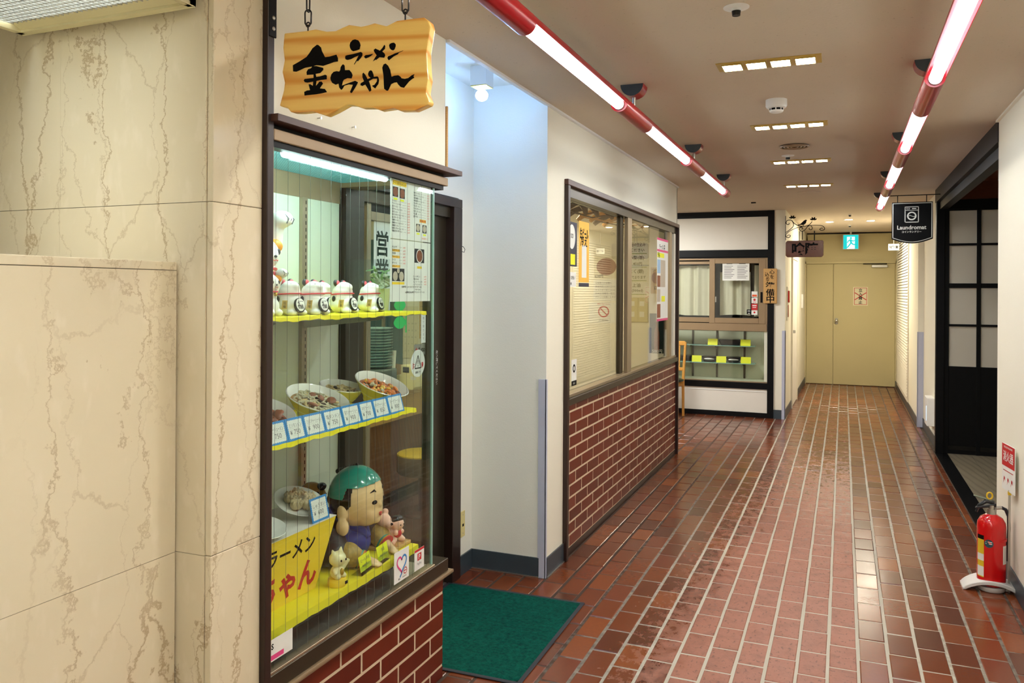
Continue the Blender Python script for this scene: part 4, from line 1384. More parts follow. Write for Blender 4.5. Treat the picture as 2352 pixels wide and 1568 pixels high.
tc, og, xd, yd = on_x(IN, 2.482, 1.508, 'menu_sheet', 'lower menu sheet with dumpling photos and opening hours, on the glass', 'menu', .300, .2235)
e = xd.cross(yd) * .0003
LL = ['ギョウザ', '五目ヤキソバ', '焼肉丼', 'チャーハン', 'ライス', '半ライス', '小カレー']
q = MB(); ql = MB(); qp = MB()
for i, s_ in enumerate(LL):
    z = .197 - i * .0115
    q.text(s_, .0085, og + e, xd, yd, .012, z, .012, fit=.05, align='L', res=1)
    if i < 6:
        ql.rect(og, xd, yd, .062, .082, z - .001, z - .0004)
        qp.text('%d円' % (150 + (i * 110) % 600), .0075, og + e, xd, yd, .097, z - .001, .02, res=1)
for i, s_ in enumerate(['ビール (中ビン)', '冷酒 (300ml)', 'ジュース・ウーロン茶', 'ノンアルコールビール']):
    z = .093 - i * .0098
    q.text(s_, .008, og + e, xd, yd, .165, z, .0, fit=.07, align='L', res=1)
    qp.text('%d円' % (600 - i * 100), .0075, og + e, xd, yd, .258, z, .02, res=1)
q.text('営業時間 11:30〜15:00 ラストオーダー14:30', .0078, og + e, xd, yd, .155, .054, .01, fit=.17, res=1)
q.text('17:00〜20:00', .0078, og + e, xd, yd, .2, .044, .01, res=1)
q.text('※日曜祝日は20時までラストオーダー19:30', .0078, og + e, xd, yd, .18, .034, .01, fit=.19, res=1)
ink(tc, 'lettering', 'ink', q); ink(tc, 'leader_lines', 'ink_grey', ql); ink(tc, 'prices', 'ink_coral', qp)
q = MB().rect(og, xd, yd, .012, .066, .180, .189).rect(og, xd, yd, .012, .066, .157, .166).rect(og, xd, yd, .012, .070, .123, .132); ink(tc, 'highlight', 'amber_print', q)
q = MB().rect(og, xd, yd, .012, .100, .074, .120).rect(og, xd, yd, .175, .25, .145, .198); ink(tc, 'photo_backdrop', 'photo_dark', q)
q = MB().disc(og + e, xd, yd, .035, .092, .017).disc(og + e, xd, yd, .078, .092, .017).disc(og + e, xd, yd, .056, .112, .0095); ink(tc, 'photo', 'photo_pale', q)
q = MB().disc(og + e, xd, yd, .213, .171, .026); ink(tc, 'photo_rim', 'paper', q)
q = MB().disc(og + 2 * e, xd, yd, .213, .171, .0225); ink(tc, 'photo', 'photo_brown', q)
q = MB().rect(og, xd, yd, .012, .1, .062, .071).rect(og, xd, yd, .195, .232, .123, .132); ink(tc, 'caption_band', 'yellow_print', q)

OUT = -1.4808
tc, og, xd, yd = on_x(OUT, 2.507, .494, 'heart_notice', 'white sticker with a pink and blue heart on the case glass', 'sticker', .105, .112)
e = xd.cross(yd) * .0003
pts = []
for i in range(41):
    a = 2 * PI * i / 40
    pts.append((.053 + .0022 * 16 * math.sin(a) ** 3 * .95, .063 + .0021 * (13 * math.cos(a) - 5 * math.cos(2 * a) - 2 * math.cos(3 * a) - math.cos(4 * a))))
def ribbon(seq, w0):
    m_ = MB()
    for j in range(len(seq) - 1):
        (ax, ay), (bx, by) = seq[j], seq[j + 1]
        dx, dy = bx - ax, by - ay
        L = math.hypot(dx, dy) or 1
        px, py = -dy / L * w0, dx / L * w0
        m_.flat([(ax - px, ay - py), (bx - px, by - py), (bx + px, by + py), (ax + px, ay + py)], og + e, xd, yd)
    return m_
ink(tc, 'heart_ribbon', 'blue_card', ribbon(pts[:21] + [(.045, .02), (.04, .015)], .0036))
ink(tc, 'heart_ribbon', 'pink_print', ribbon(pts[20:], .0036))
q = MB().annulus(og + e, xd, yd, .078, .030, .0095, .0125).rect(og + e, xd, yd, .070, .086, .0285, .0315); ink(tc, 'no_smoking_mark', 'ink_red', q)
q = MB().text('禁煙', .007, og + e, xd, yd, .035, .010, .01).text('受動喫煙対策', .005, og + e, xd, yd, .072, .010); ink(tc, 'lettering', 'ink', q)
tc, og, xd, yd = on_x(OUT, 2.655, .494, 'payment_sticker', 'white sticker with a red top edge beside the heart notice', 'sticker', .074, .078)
e = xd.cross(yd) * .0003
q = MB().rect(og, xd, yd, 0, .074, .069, .078).rect(og, xd, yd, .022, .052, .034, .061); ink(tc, 'red_mark', 'ink_red', q)
q = MB().text('P', .026, og + e, xd, yd, .037, .0475, .03); ink(tc, 'white_letter', 'paper', q)
q = MB().text('PayPay', .012, og + e, xd, yd, .037, .021, .0); ink(tc, 'lettering', 'ink_grey', q)
tc, og, xd, yd = on_x(OUT, 1.832, .502, 'corner_sticker', 'white sticker with a pink band, low in the case corner', 'sticker', .10, .062)
e = xd.cross(yd) * .0003
q = MB().rect(og, xd, yd, 0, .06, .004, .018); ink(tc, 'pink_band', 'pink_print', q)
q = MB().text('S', .022, og + e, xd, yd, .010, .042, .03); ink(tc, 'lettering', 'ink', q)
SIGN_OUT = [(-219, 111), (-182, 110), (-146, 109), (-116, 110), (-82, 100), (-52, 98), (-31, 104), (-10, 109), (27, 100), (47, 101), (68, 104), (104, 92), (135, 102), (174, 102), (214, 101), (228, 89), (233, 74), (228, 47), (222, 11), (224, -30), (227, -57), (221, -90), (231, -114), (227, -121), (188, -133), (146, -130), (126, -122), (86, -124), (66, -116), (29, -113), (5, -104), (-16, -101), (-54, -116), (-83, -125), (-126, -110), (-165, -110), (-196, -107), (-207, -95), (-234, -87), (-220, -46), (-217, -25), (-225, 5), (-218, 37), (-223, 71)]
SIGN_INK = [[(-189, 20), (-167, 28), (-144, 38), (-135, 47), (-125, 59), (-111, 67), (-106, 66), (-97, 58), (-94, 48), (-84, 31), (-70, 31), (-48, 34), (-43, 24), (-43, 15), (-55, 15), (-69, 12), (-90, 8), (-105, 11), (-112, 12), (-119, 11), (-125, 10), (-148, 9), (-165, 4), (-177, 1), (-188, 3)], [(-125, 11), (-112, 10), (-90, 3), (-89, -2), (-99, -10), (-114, -11), (-112, -19), (-101, -19), (-83, -16), (-78, -19), (-78, -29), (-96, -29), (-111, -30), (-113, -43), (-105, -36), (-103, -33), (-95, -33), (-90, -39), (-100, -51), (-84, -54), (-77, -63), (-94, -65), (-112, -66), (-150, -66), (-151, -56), (-142, -53), (-132, -53), (-137, -37), (-131, -37), (-123, -42), (-122, -31), (-141, -32), (-149, -30), (-153, -25), (-150, -21), (-121, -21), (-121, -12), (-143, -11), (-144, -3), (-139, 4), (-129, 6)], [(-7, 54), (-5, 61), (2, 67), (10, 68), (20, 64), (25, 57), (27, 50), (24, 40), (15, 38), (4, 37), (-2, 41), (-6, 48)], [(-21, 22), (-20, 28), (-13, 29), (4, 30), (21, 32), (28, 33), (33, 29), (33, 23), (27, 16), (19, 9), (16, 11), (8, 1), (7, 3), (14, 13), (21, 24), (9, 21), (-2, 17), (-13, 16), (-19, 18)], [(38, 20), (42, 23), (52, 23), (66, 24), (59, 19), (52, 16), (43, 14), (39, 17)], [(67, 34), (72, 37), (78, 34), (86, 30), (94, 37), (99, 44), (102, 40), (101, 33), (93, 27), (100, 21), (102, 16), (99, 10), (85, 13), (75, 7), (72, 8), (65, 4), (70, 12), (76, 19), (69, 28)], [(113, 40), (115, 44), (121, 46), (128, 46), (133, 41), (133, 36), (130, 29), (126, 26), (120, 28), (115, 33)], [(108, 9), (111, 13), (117, 14), (130, 18), (142, 20), (155, 23), (155, 22), (142, 18), (140, 15), (128, 11), (113, 2), (110, 5)], [(-67, -26), (-64, -17), (-57, -11), (-47, -10), (-39, -12), (-36, -8), (-35, -1), (-30, 5), (-26, 6), (-22, 2), (-21, -10), (-7, -11), (0, -19), (3, -26), (0, -34), (-13, -32), (-24, -35), (-27, -39), (-30, -50), (-14, -46), (11, -41), (20, -46), (13, -57), (2, -71), (-1, -73), (-5, -69), (-1, -61), (4, -51), (-9, -49), (-22, -51), (-29, -60), (-33, -61), (-39, -54), (-41, -44), (-50, -46), (-61, -40), (-66, -32)], [(33, -25), (36, -22), (42, -28), (49, -40), (58, -38), (52, -33), (50, -27), (53, -20), (59, -18), (63, -21), (67, -30), (68, -36), (79, -36), (82, -39), (84, -47), (82, -56), (72, -67), (62, -59), (70, -57), (77, -49), (78, -42), (66, -41), (53, -46), (58, -58), (61, -71), (55, -74), (50, -66), (42, -54), (33, -57), (27, -54), (28, -49), (38, -45), (33, -34)], [(93, -15), (97, -7), (103, -5), (111, -12), (117, -23), (121, -41), (130, -39), (141, -39), (147, -43), (151, -48), (160, -50), (170, -49), (180, -43), (188, -41), (188, -43), (185, -45), (188, -50), (181, -53), (173, -58), (158, -73), (148, -70), (141, -63), (137, -57), (130, -57), (120, -60), (115, -70), (111, -76), (107, -76), (99, -70), (98, -59), (97, -37)]]

# ---------------------------------------------------------------- hanging wooden sign
t = thing('wooden_sign', 'varnished wooden sign with black brush lettering hanging on chains', 'sign', (-1.2, 1.8, 2.14))
so = Vector((-1.2, 1.80, 2.14))
k = .001
pts = [(a * k, b * k) for a, b in SIGN_OUT]
bd = MB().prism(pts[::-1], so + Vector((0, .028, 0)), X3, Z3, .028).build('board', 'sign_wood', t, bevel=.004, seg=2)
m = MB()
for pg in SIGN_INK:
    m.flat([(a * k, b * k) for a, b in pg], so + Vector((0, -.0008, 0)), X3, Z3)
m.build('lettering', 'ink', t, recalc=False)
def link(m, c, rot, L=.021, w_=.009, r_=.0022):
    pts_ = []
    for i in range(16):
        a = 2 * PI * i / 16
        x = w_ * math.cos(a); z = w_ * math.sin(a) + (L - w_ if math.sin(a) >= 0 else -(L - w_))
        pts_.append(Vector(c) + Vector((x * math.cos(rot), x * math.sin(rot), z)))
    m.tube(pts_, r_, 8, True)
for cx, zt in ((-1.352, 2.254), (-1.049, 2.251)):
    MB().cyl((cx, 1.816, zt - .012), (cx, 1.816, zt + .012), .0022, n=8).tube([(cx + .006 * math.cos(a * .7), 1.816, zt + .017 + .006 * math.sin(a * .7)) for a in range(9)], .0022, 8, True).build('eye_screw', 'chain', t, smooth=True)
    z = zt + .036
    for i in range(9):
        m = MB()
        link(m, (cx, 1.816, z), .25 if i % 2 == 0 else 1.75)
        m.build('chain_link', 'chain', t, smooth=True)
        z += .0365
t = thing('sign_bracket', 'black iron wall bracket carrying the wooden sign', 'bracket', (-1.455, 1.8, 2.25))
MB().box(-1.462, -1.457, 1.787, 1.817, 2.245, 2.56).box(-1.462, -.98, 1.796, 1.812, 2.535, 2.552).build('arm', 'black', t, bevel=.002)
m = MB()
for z in (2.268, 2.298):
    m.ell((-1.456, 1.802, z), (.003, .006, .006), 12, 8)
m.build('screw', 'steel', t, smooth=True)

# ---------------------------------------------------------------- entrance door
d1 = sroot('door_1', (XN, 3.4, 0))
part(d1, 'jamb', 'brown_frame', -2.0, XN + .02, 3.815, 3.912, 0, 1.99, bevel=.002)
part(d1, 'jamb', 'brown_frame', -2.0, XN + .004, 2.80, 2.975, 0, 1.99)
part(d1, 'head', 'brown_frame', -2.0, XN + .02, 2.887, 3.912, 1.99, 2.037, bevel=.002)
part(d1, 'transom_panel', 'alu_dark', -1.985, XN - .005, 2.975, 3.815, 1.935, 1.99)
part(d1, 'pocket_panel', 'alu_dark', -1.99, -1.95, 3.69, 3.815, 0, 1.935)
lf = part(d1, 'stile', 'alu', -1.975, -1.940, 2.985, 3.012, 0, 1.935, bevel=.002)
part(d1, 'stile', 'alu', -1.975, -1.940, 3.036, 3.070, 0, 1.935, bevel=.002)
part(d1, 'stile', 'alu_dark', -1.975, -1.940, 3.605, 3.69, 0, 1.935, bevel=.002)
part(d1, 'top_rail', 'alu', -1.975, -1.940, 3.07, 3.605, 1.86, 1.90, bevel=.002)
part(d1, 'head_cover', 'black', -1.975, -1.945, 3.07, 3.605, 1.90, 1.935)
part(d1, 'bottom_rail', 'alu_dark', -1.975, -1.940, 3.07, 3.605, 0, .09, bevel=.002)
part(d1, 'pane', 'glass', -1.960, -1.954, 3.07, 3.605, .09, 1.86)
part(d1, 'floor_track', 'steel', -1.985, -1.935, 2.975, 3.815, 0, .004)
MB().text('左へ押してください', .020, (-1.9495, 3.70, 1.2), Vector((0, 0, -1)), Y3, .05, .02, .01).build('lettering', 'paper', d1, recalc=False)
GX = -1.9535
tc, og, xd, yd = on_x(GX + .003, 3.108, 1.44, 'open_plate', 'white hanging plate with dark green characters on the door', 'sign', .142, .427)
q = MB()
for i, ch in enumerate('営業中'):
    q.text(ch, .122, og + X3 * .0003, xd, yd, .071, .427 - .105 - i * .128, .018)
ink(tc, 'lettering', 'ink_green', q)
MB().tube([(GX + .004, 3.165, 1.86), (GX + .004, 3.179, 1.893), (GX + .004, 3.193, 1.86)], .001, 5).build('cord', 'ink_grey', tc)
tc, og, xd, yd = on_x(GX + .0008, 3.485, 1.226, 'door_sticker', 'silver sticker with arrow and the word Auto on the door glass', 'sticker', .116, .055, base='steel')
ink(tc, 'lettering', 'ink', MB().text('Auto', .034, og, xd, yd, .074, .0275, .03))
ink(tc, 'arrow', 'ink_red', MB().flat([(.012, .0275), (.024, .042), (.024, .032), (.042, .032), (.042, .023), (.024, .023), (.024, .013)], og, xd, yd))
t = thing('warning_sticker', 'round white caution sticker with black triangle on the door glass', 'sticker', (GX, 3.523, 1.12))
cen = Vector((GX + .0006, 3.523, 1.187))
MB().disc(cen, Y3, Z3, 0, 0, .072, .068, n=36, t=.0006).build('disc', 'paper', t)
og = cen + X3 * .0009
q = MB()
for a, b in ((90, 210), (210, 330), (330, 90)):
    p0 = (.036 * math.cos(R(a)), .042 * math.sin(R(a)) - .003); p1 = (.036 * math.cos(R(b)), .042 * math.sin(R(b)) - .003)
    dx, dy = p1[0] - p0[0], p1[1] - p0[1]; L = math.hypot(dx, dy); px, py = -dy / L * .003, dx / L * .003
    q.flat([(p0[0] - px, p0[1] - py), (p1[0] - px, p1[1] - py), (p1[0] + px, p1[1] + py), (p0[0] + px, p0[1] + py)], og, Y3, Z3)
q.text('!', .045, og, Y3, Z3, 0, .0, .02).text('自動ドア', .013, og, Y3, Z3, 0, -.045, .02)
ink(t, 'triangle', 'ink', q)
ink(t, 'lettering', 'ink_red', MB().text('注', .034, og, Y3, Z3, -.045, -.012, .03, sx=.7).text('意', .034, og, Y3, Z3, .045, -.012, .03, sx=.7))
tc, og, xd, yd = on_x(GX + .0008, 3.556, 1.285, 'door_notice', 'narrow white vertical notice at the edge of the door glass', 'notice', .046, .158)
q = MB()
for i, ch in enumerate('自動で開きます'):
    q.text(ch, .016, og, xd, yd, .023, .145 - i * .0205)
ink(tc, 'lettering', 'ink_grey', q)
t = thing('leaf_sticker', 'green leaf and stem sticker on the door glass', 'sticker', (GX, 3.38, 1.35))
og = Vector((GX + .0008, 0, 0))
lf_ = lambda c, r_: [(c[0] + r_ * math.cos(a), c[1] + .52 * r_ * math.sin(a) * abs(math.sin(a)) ** .35) for a in [2 * PI * i / 24 for i in range(24)]]
q = MB().flat(lf_((3.345, 1.395), .058), og, Y3, Z3).flat(lf_((3.345, 1.478), .055), og, Y3, Z3).rect(og, Y3, Z3, 3.398, 3.412, 1.345, 1.425)
ink(t, 'leaf', 'green_leaf_print', q)

# ---------------------------------------------------------------- noodle shop seen through door and window
struct(MB().box(-4.6, -1.93, 1.63, 4.2, -.004, .001).box(-4.6, -1.6, 4.2, 7.64, -.004, .001).build('floor_shop', 'dark_floor'))
sbox('wall_shop_side', 'cream', -4.6, -1.93, 1.63, 1.70, 0, 2.45)
pw = sroot('wall_kitchen', (-3.4, 5.72, 0))
part(pw, 'partition', 'cream', -4.6, -2.72, 5.72, 5.80, 0, 2.45)
lp = thing('shop_ceiling_lamp', 'flat warm ceiling lamp inside the noodle shop', 'lamp', (-2.9, 4.3, 2.4))
MB().box(-3.3, -2.4, 4.0, 4.3, 2.405, 2.45).build('housing', 'white', lp)
MB().box(-3.28, -2.42, 4.02, 4.28, 2.398, 2.405).build('diffuser', 'e_shop', lp)
lp = thing('shop_ceiling_lamp', 'second flat ceiling lamp, added unseen deeper inside the noodle shop', 'lamp', (-2.6, 6.3, 2.4))  # added out of view to brighten the inner wall behind the window
MB().box(-3.0, -2.2, 6.1, 6.4, 2.405, 2.45).build('housing', 'white', lp)
MB().box(-2.98, -2.22, 6.12, 6.38, 2.398, 2.405).build('diffuser', 'e_shop', lp)
ct_ = thing('counter', 'maple topped counter with brown board front inside the shop', 'counter', (-3.3, 5.1, 0))
MB().box(-3.9, -2.93, 4.45, 5.715, .785, .82).build('counter_top', 'wood_counter', ct_, bevel=.004)
MB().box(-3.88, -2.95, 4.5, 5.715, .62, .785).build('apron', 'wood_light', ct_)
MB().box(-3.86, -3.0, 4.55, 5.715, .0, .62).build('front_board', 'wood_panel', ct_)
MB().box(-3.86, -2.985, 4.53, 5.715, .0, .10).build('plinth', 'black', ct_)
fr = thing('refrigerator', 'teal glass-door drinks refrigerator behind the stacked plates', 'refrigerator', (-3.7, 5.6, .82))
MB().box(-4.1, -3.30, 5.50, 5.71, .821, 1.95).build('cabinet', 'fridge', fr, bevel=.01)
MB().box(-4.08, -3.32, 5.485, 5.499, .86, 1.92).build('door', 'fridge', fr, bevel=.004)
MB().box(-3.345, -3.33, 5.45, 5.484, 1.1, 1.5).build('handle', 'steel', fr)
def plates(x, y, z0, n, r_, grp):
    pt = thing('dish', 'x', 'plate', (x, y, z0), 0, grp, local=True)
    MB().lathe([(0, .004), (r_ * .5, .004), (r_ * .52, 0), (r_ * .6, 0), (r_ * .98, .020), (r_, .024), (r_ * .97, .0255), (r_ * .58, .007), (0, .007)], n=30).build('saucer', 'ceramic_teal', pt, smooth=True)
    pt['label'] = 'pale plate in the tall stack on the shop counter'
    for i in range(1, n):
        dup(pt, (x, y, z0 + i * .0205), None, None)
plates(-3.13, 5.02, .985, 14, .125, 'stacked plates on the counter')
tag(MB().box(-3.28, -2.995, 4.88, 5.10, .8205, .9845).build('plate_riser', 'box_grey', bevel=.01), 'grey crate carrying the stack of plates', 'crate')
t = thing('chopstick_box', 'ivory dispenser holding wooden chopsticks on the shop counter', 'dispenser', (-3.0, 5.2, .8205), R(-8), local=True)
t.location = (-3.0, 5.22, .8205)
MB().prism([(-.10, 0), (.11, 0), (.125, .02), (.12, .11), (.08, .175), (.0, .18), (0, .11), (-.10, .09)], (0, -.05, 0), X3, Z3, -.11).build('case', 'neko_cream', t, bevel=.006, seg=2)
m = MB()
for i in range(22):
    x = -.098 + (i % 11) * .0088
    m.box(x, x + .0066, -.045 + (i // 11) * .03, -.039 + (i // 11) * .03, .05, .178 + rnd.uniform(-.004, .004))
m.build('chopsticks', 'wood_light', t)['kind'] = 'stuff'
MB().rect((0, -.0505, 0), X3, Z3, .02, .075, .125, .165, .002).build('slot', 'ink', t)
MB().box(.09, .14, -.053, -.051, .075, .10).build('sticker', 'paper', t)
tag(MB(Matrix.Translation((-3.03, 5.07, .9848)) @ Euler((R(-18), 0, R(20))).to_matrix().to_4x4()).box(-.03, .03, -.002, .002, .0, .13).build('counter_leaflet', 'paper'), 'white leaflet standing behind the chopsticks', 'leaflet')
tag(MB().box(-3.42, -3.29, 4.80, 4.95, .8205, .93).build('green_container', 'box_green', bevel=.008), 'green plastic container beside the stacked plates', 'container')
tag(MB().box(-3.32, -3.06, 4.56, 4.82, .8205, .90).build('blue_tray', 'blue_card', bevel=.008), 'blue tray at the near end of the shop counter', 'tray')
t = thing('wall_calendar', 'cream wall calendar with small dates above the counter', 'calendar', (-3.24, 5.714, 1.0))
og = Vector((-3.335, 5.7135, 1.0))
MB().rect(og, X3, Z3, 0, .17, 0, .42, .001).build('sheet', 'paper_cream', t)
q = MB()
for r_ in range(5):
    for c_ in range(5):
        q.text(str(r_ * 5 + c_ + 1), .016, og - Y3 * .0015, X3, Z3, .02 + c_ * .032, .06 + r_ * .055, 0, res=1)
ink(t, 'dates', 'ink_grey', q)
t = thing('wall_notice', 'beige notice of handwritten lines beside the calendar', 'notice', (-3.1, 5.714, 1.0))
og = Vector((-3.155, 5.7135, 1.16))
MB().rect(og, X3, Z3, 0, .09, 0, .30, .001).build('sheet', 'tag_tan', t)
q = MB()
for r_ in range(7):
    q.text('本日のおすすめ', .012, og - Y3 * .0015, X3, Z3, .045, .03 + r_ * .038, 0, fit=.075, res=1)
ink(t, 'handwriting', 'ink', q)
t = thing('bar_stool', 'round stool with mustard top and taupe side inside the door', 'stool', (-2.70, 4.95, 0), 0, local=True)
MB().lathe([(0, .425), (.165, .425), (.178, .418), (.18, .41)], n=36).build('seat', 'seat_mustard', t, smooth=True)
MB().lathe([(.18, .41), (.181, .405), (.181, .30), (.165, .28), (0, .28)], n=36).build('seat_side', 'seat_side', t, smooth=True)
MB().cyl((0, 0, .02), (0, 0, .28), .03, n=16).build('post', 'brown_frame', t, smooth=True)
MB().lathe([(0, .02), (.15, .02), (.16, .008), (.16, .001), (0, .001)], n=30).build('foot', 'brown_frame', t, smooth=True)

# ---------------------------------------------------------------- entrance recess details
def globe_lamp(label, x, y):
    t = thing('ceiling_lamp', label, 'lamp', (x, y, ZN - .15), 0, 'cool globe lamps in the entrance recess')
    MB().box(x - .045, x + .045, y - .045, y + .045, ZN - .098, ZN).build('housing', 'ext_grey', t, bevel=.002)
    MB().box(x - .043, x + .043, y - .043, y + .043, ZN - .102, ZN - .098).build('trim_ring', 'led_housing', t)
    MB().cyl((x, y, ZN - .118), (x, y, ZN - .102), .016, n=14).build('socket', 'white', t, smooth=True)
    MB().ell((x, y, ZN - .142), (.032, .032, .029), 20, 14).build('bulb', 'e_nook', t, smooth=True)
globe_lamp('globe lamp under a square box in the recess, with its bulb showing', -1.70, 3.715)
globe_lamp('globe lamp mostly hidden behind the wall over the display case', -1.70, 3.12)
for y_, z_, lb_ in ((2.037, 2.07, 'left of two small nails in the panel above the case'), (2.222, 2.078, 'right of two small nails in the panel above the case')):
    tag(MB().cyl((XL, y_, z_), (XL + .012, y_, z_), .0016, n=8).cyl((XL + .012, y_, z_), (XL + .014, y_, z_), .0042, n=12).build('wall_nail', 'steel', smooth=True), lb_, 'nail', 'nails above the display case')
t = thing('outlet_plate', 'ivory socket plate with one black slot on the recess wall', 'outlet', (XN, 3.97, .2))
MB().box(XN, XN + .006, 3.945, 3.995, .205, .345).build('plate', 'outlet', t, bevel=.002)
MB().box(XN + .006, XN + .0068, 3.961, 3.979, .262, .276).build('slot', 'ink', t)
MB().cyl((XN + .006, 3.97, .225), (XN + .0072, 3.97, .225), .003, n=8).cyl((XN + .006, 3.97, .325), (XN + .0072, 3.97, .325), .003, n=8).build('screw', 'steel', t)
tag(MB().tube([(XN, 3.925, 1.79), (XN + .02, 3.925, 1.785), (XN + .03, 3.925, 1.77), (XN + .024, 3.925, 1.755), (XN + .012, 3.925, 1.76)], .0018, 6).build('wall_hook', 'chain', smooth=True), 'small wire hook in the white recess wall', 'hook')
tag(MB().box(-1.60, -1.472, 2.888, 2.898, 2.04, 2.29).build('side_plaque', 'wood_light', bevel=.003), 'thin wooden plaque on the end of the wall over the case', 'plaque')
t = thing('door_mat', 'dark green entrance mat with dark rubber border', 'mat', (-1.545, 3.38, 0.001), R(.8), local=True)
MB().box(-.375, .375, -.45, .45, 0.0005, .005).build('border', 'rubber', t, bevel=.002)
n = 60
m = MB()
vs_ = []; fs = []
for i in range(n + 1):
    for j in range(n + 1):
        ed = i in (0, n) or j in (0, n)
        vs_.append((-.357 + .714 * i / n, -.432 + .864 * j / n, .005 if ed else .009 + rnd.uniform(-.001, .001)))
for i in range(n):
    for j in range(n):
        fs.append((i * (n + 1) + j, (i + 1) * (n + 1) + j, (i + 1) * (n + 1) + j + 1, i * (n + 1) + j + 1))
m.add(vs_, fs)
m.build('pile', 'mat_green', t, smooth=True)

# ---------------------------------------------------------------- shop window over the brick
w1 = sroot('window_1', (XL, 6, .885))
part(w1, 'sill', 'alu_dark', -1.60, XL + .022, 4.418, 7.715, .885, .925, bevel=.003)
part(w1, 'sill_bead', 'alu', -1.53, XL + .006, 4.418, 7.715, .925, .945, bevel=.002)
part(w1, 'head_track', 'alu_dark', -1.56, XL - .002, 4.418, 7.715, 2.10, 2.158)
part(w1, 'stile', 'alu_dark', -1.53, XL - .004, 4.418, 4.445, .945, 2.10)
part(w1, 'stile', 'alu_dark', -1.545, -1.515, 5.77, 5.86, .945, 2.10, bevel=.002)
part(w1, 'stile', 'alu', -1.512, XL - .002, 5.865, 5.985, .945, 2.10, bevel=.002)
part(w1, 'stile', 'alu', -1.512, XL - .002, 7.42, 7.52, .945, 2.10, bevel=.002)
part(w1, 'stile', 'alu_dark', -1.56, -1.515, 7.55, 7.715, .945, 2.10)
part(w1, 'pane', 'glass', -1.533, -1.527, 4.44, 5.79, .945, 2.10)
part(w1, 'pane', 'glass', -1.500, -1.494, 5.96, 7.45, .945, 2.10)
YW = 7.639
def on_y(y, x0, z0, name, label, cat, w, h, base='paper', th=.001, group=None):
    t = thing(name, label, cat, (x0 + w / 2, y, z0), 0, group)
    og = Vector((x0, y - .0004, z0))
    MB().rect(og, X3, Z3, 0, w, 0, h, -th).build('sheet', base, t)
    return t, og - Y3 * (th + .0005), X3, Z3
# end-wall notices behind the glass
tc, og, xd, yd = on_y(YW, -2.27, 1.675, 'noodle_poster', 'poster of a noodle bowl on the inner wall, left pane', 'poster', .25, .215, 'paper_cream')
ink(tc, 'photo', 'photo_brown', MB().disc(og, xd, yd, .125, .115, .10, .085))
ink(tc, 'lettering', 'ink', MB().text('650円', .035, og - Y3 * .0004, xd, yd, .05, .022, .02))
tc, og, xd, yd = on_y(YW, -2.275, 1.455, 'text_notice', 'white sheet of printed lines below the noodle poster', 'notice', .255, .205)
q = MB()
for i, s_ in enumerate(['お客様へのお願い', '営業時間 11:30〜20:00', 'ラストオーダー 19:30', '定休日 日曜日・祝日', 'よろしくお願いします']):
    q.text(s_, .021, og, xd, yd, .02, .175 - i * .034, 0, fit=.22, align='L', res=1)
ink(tc, 'lettering', 'ink_grey', q)
tc, og, xd, yd = on_y(YW, -2.32, 1.24, 'no_smoking_sign', 'white no smoking sign with red ring on the inner wall', 'sign', .30, .20)
ink(tc, 'ring', 'ink_red', MB().annulus(og, xd, yd, .15, .11, .044, .056).flat([(.112, .14), (.12, .148), (.188, .08), (.18, .072)], og, xd, yd).text('禁煙にご協力ください', .013, og, xd, yd, .15, .185, .01))
ink(tc, 'lettering', 'ink', MB().text('NO SMOKING', .015, og, xd, yd, .15, .026, .01))
for i, s_ in enumerate([('本日の仕込み', 'ください'), ('小型(並)', '450円'), ('よく(銀)', 'しておりまず'), ('上油', '(300ml)')]):
    tc, og, xd, yd = on_y(YW, -1.945, 1.912 - i * .131, 'menu_strip', ['topmost', 'second', 'third', 'lowest'][i] + ' of four handwritten menu strips, right pane', 'menu strip', .21, .122, 'paper', group='menu strips on the inner wall')
    ink(tc, 'handwriting', 'ink', MB().text(s_[0], .042, og, xd, yd, .1, .09, .01, fit=.17, res=1).text(s_[1], .036, og, xd, yd, .11, .035, .01, fit=.16, res=1))
    ink(tc, 'edge', 'box_green', MB().rect(og, xd, yd, 0, .2, .0, .005))
for i, x in enumerate((-1.92, -1.825)):
    t = thing('wall_box', ('left' if i == 0 else 'right') + ' of two beige cabinet doors below the menu strips', 'cabinet door', (x + .05, YW, 1.255), 0, 'beige cabinet doors inside the shop')
    MB().box(x, x + .095, YW - .012, YW, 1.255, 1.49).build('door', 'olive_wall', t, bevel=.003)
    MB().rect((x, YW - .0125, 1.255), X3, Z3, .015, .06, .05, .10).rect((x, YW - .0125, 1.255), X3, Z3, .015, .06, .155, .2).build('label_slip', 'paper', t)
tc, og, xd, yd = on_y(YW, -1.705, 1.53, 'soup_poster', 'brown food poster next to the colourful sheet, right pane', 'poster', .105, .25, 'tag_tan')
ink(tc, 'photo', 'photo_brown', MB().disc(og, xd, yd, .052, .15, .046, .055)); ink(tc, 'lettering', 'ink', MB().text('つけ麺', .036, og, xd, yd, .055, .225, .02, fit=.09).text('中', .06, og, xd, yd, .06, .05, .02))
tc, og, xd, yd = on_y(YW, -1.715, .96, 'beer_poster', 'dark green bottle poster low in the right pane', 'poster', .15, .38, 'ink_green')
ink(tc, 'bottle', 'photo_brown', MB().flat([(.045, .03), (.095, .03), (.095, .2), (.08, .26), (.08, .34), (.06, .34), (.06, .26), (.045, .2)], og, xd, yd)); ink(tc, 'lettering', 'paper', MB().text('500円', .04, og, xd, yd, .075, .02, .02))
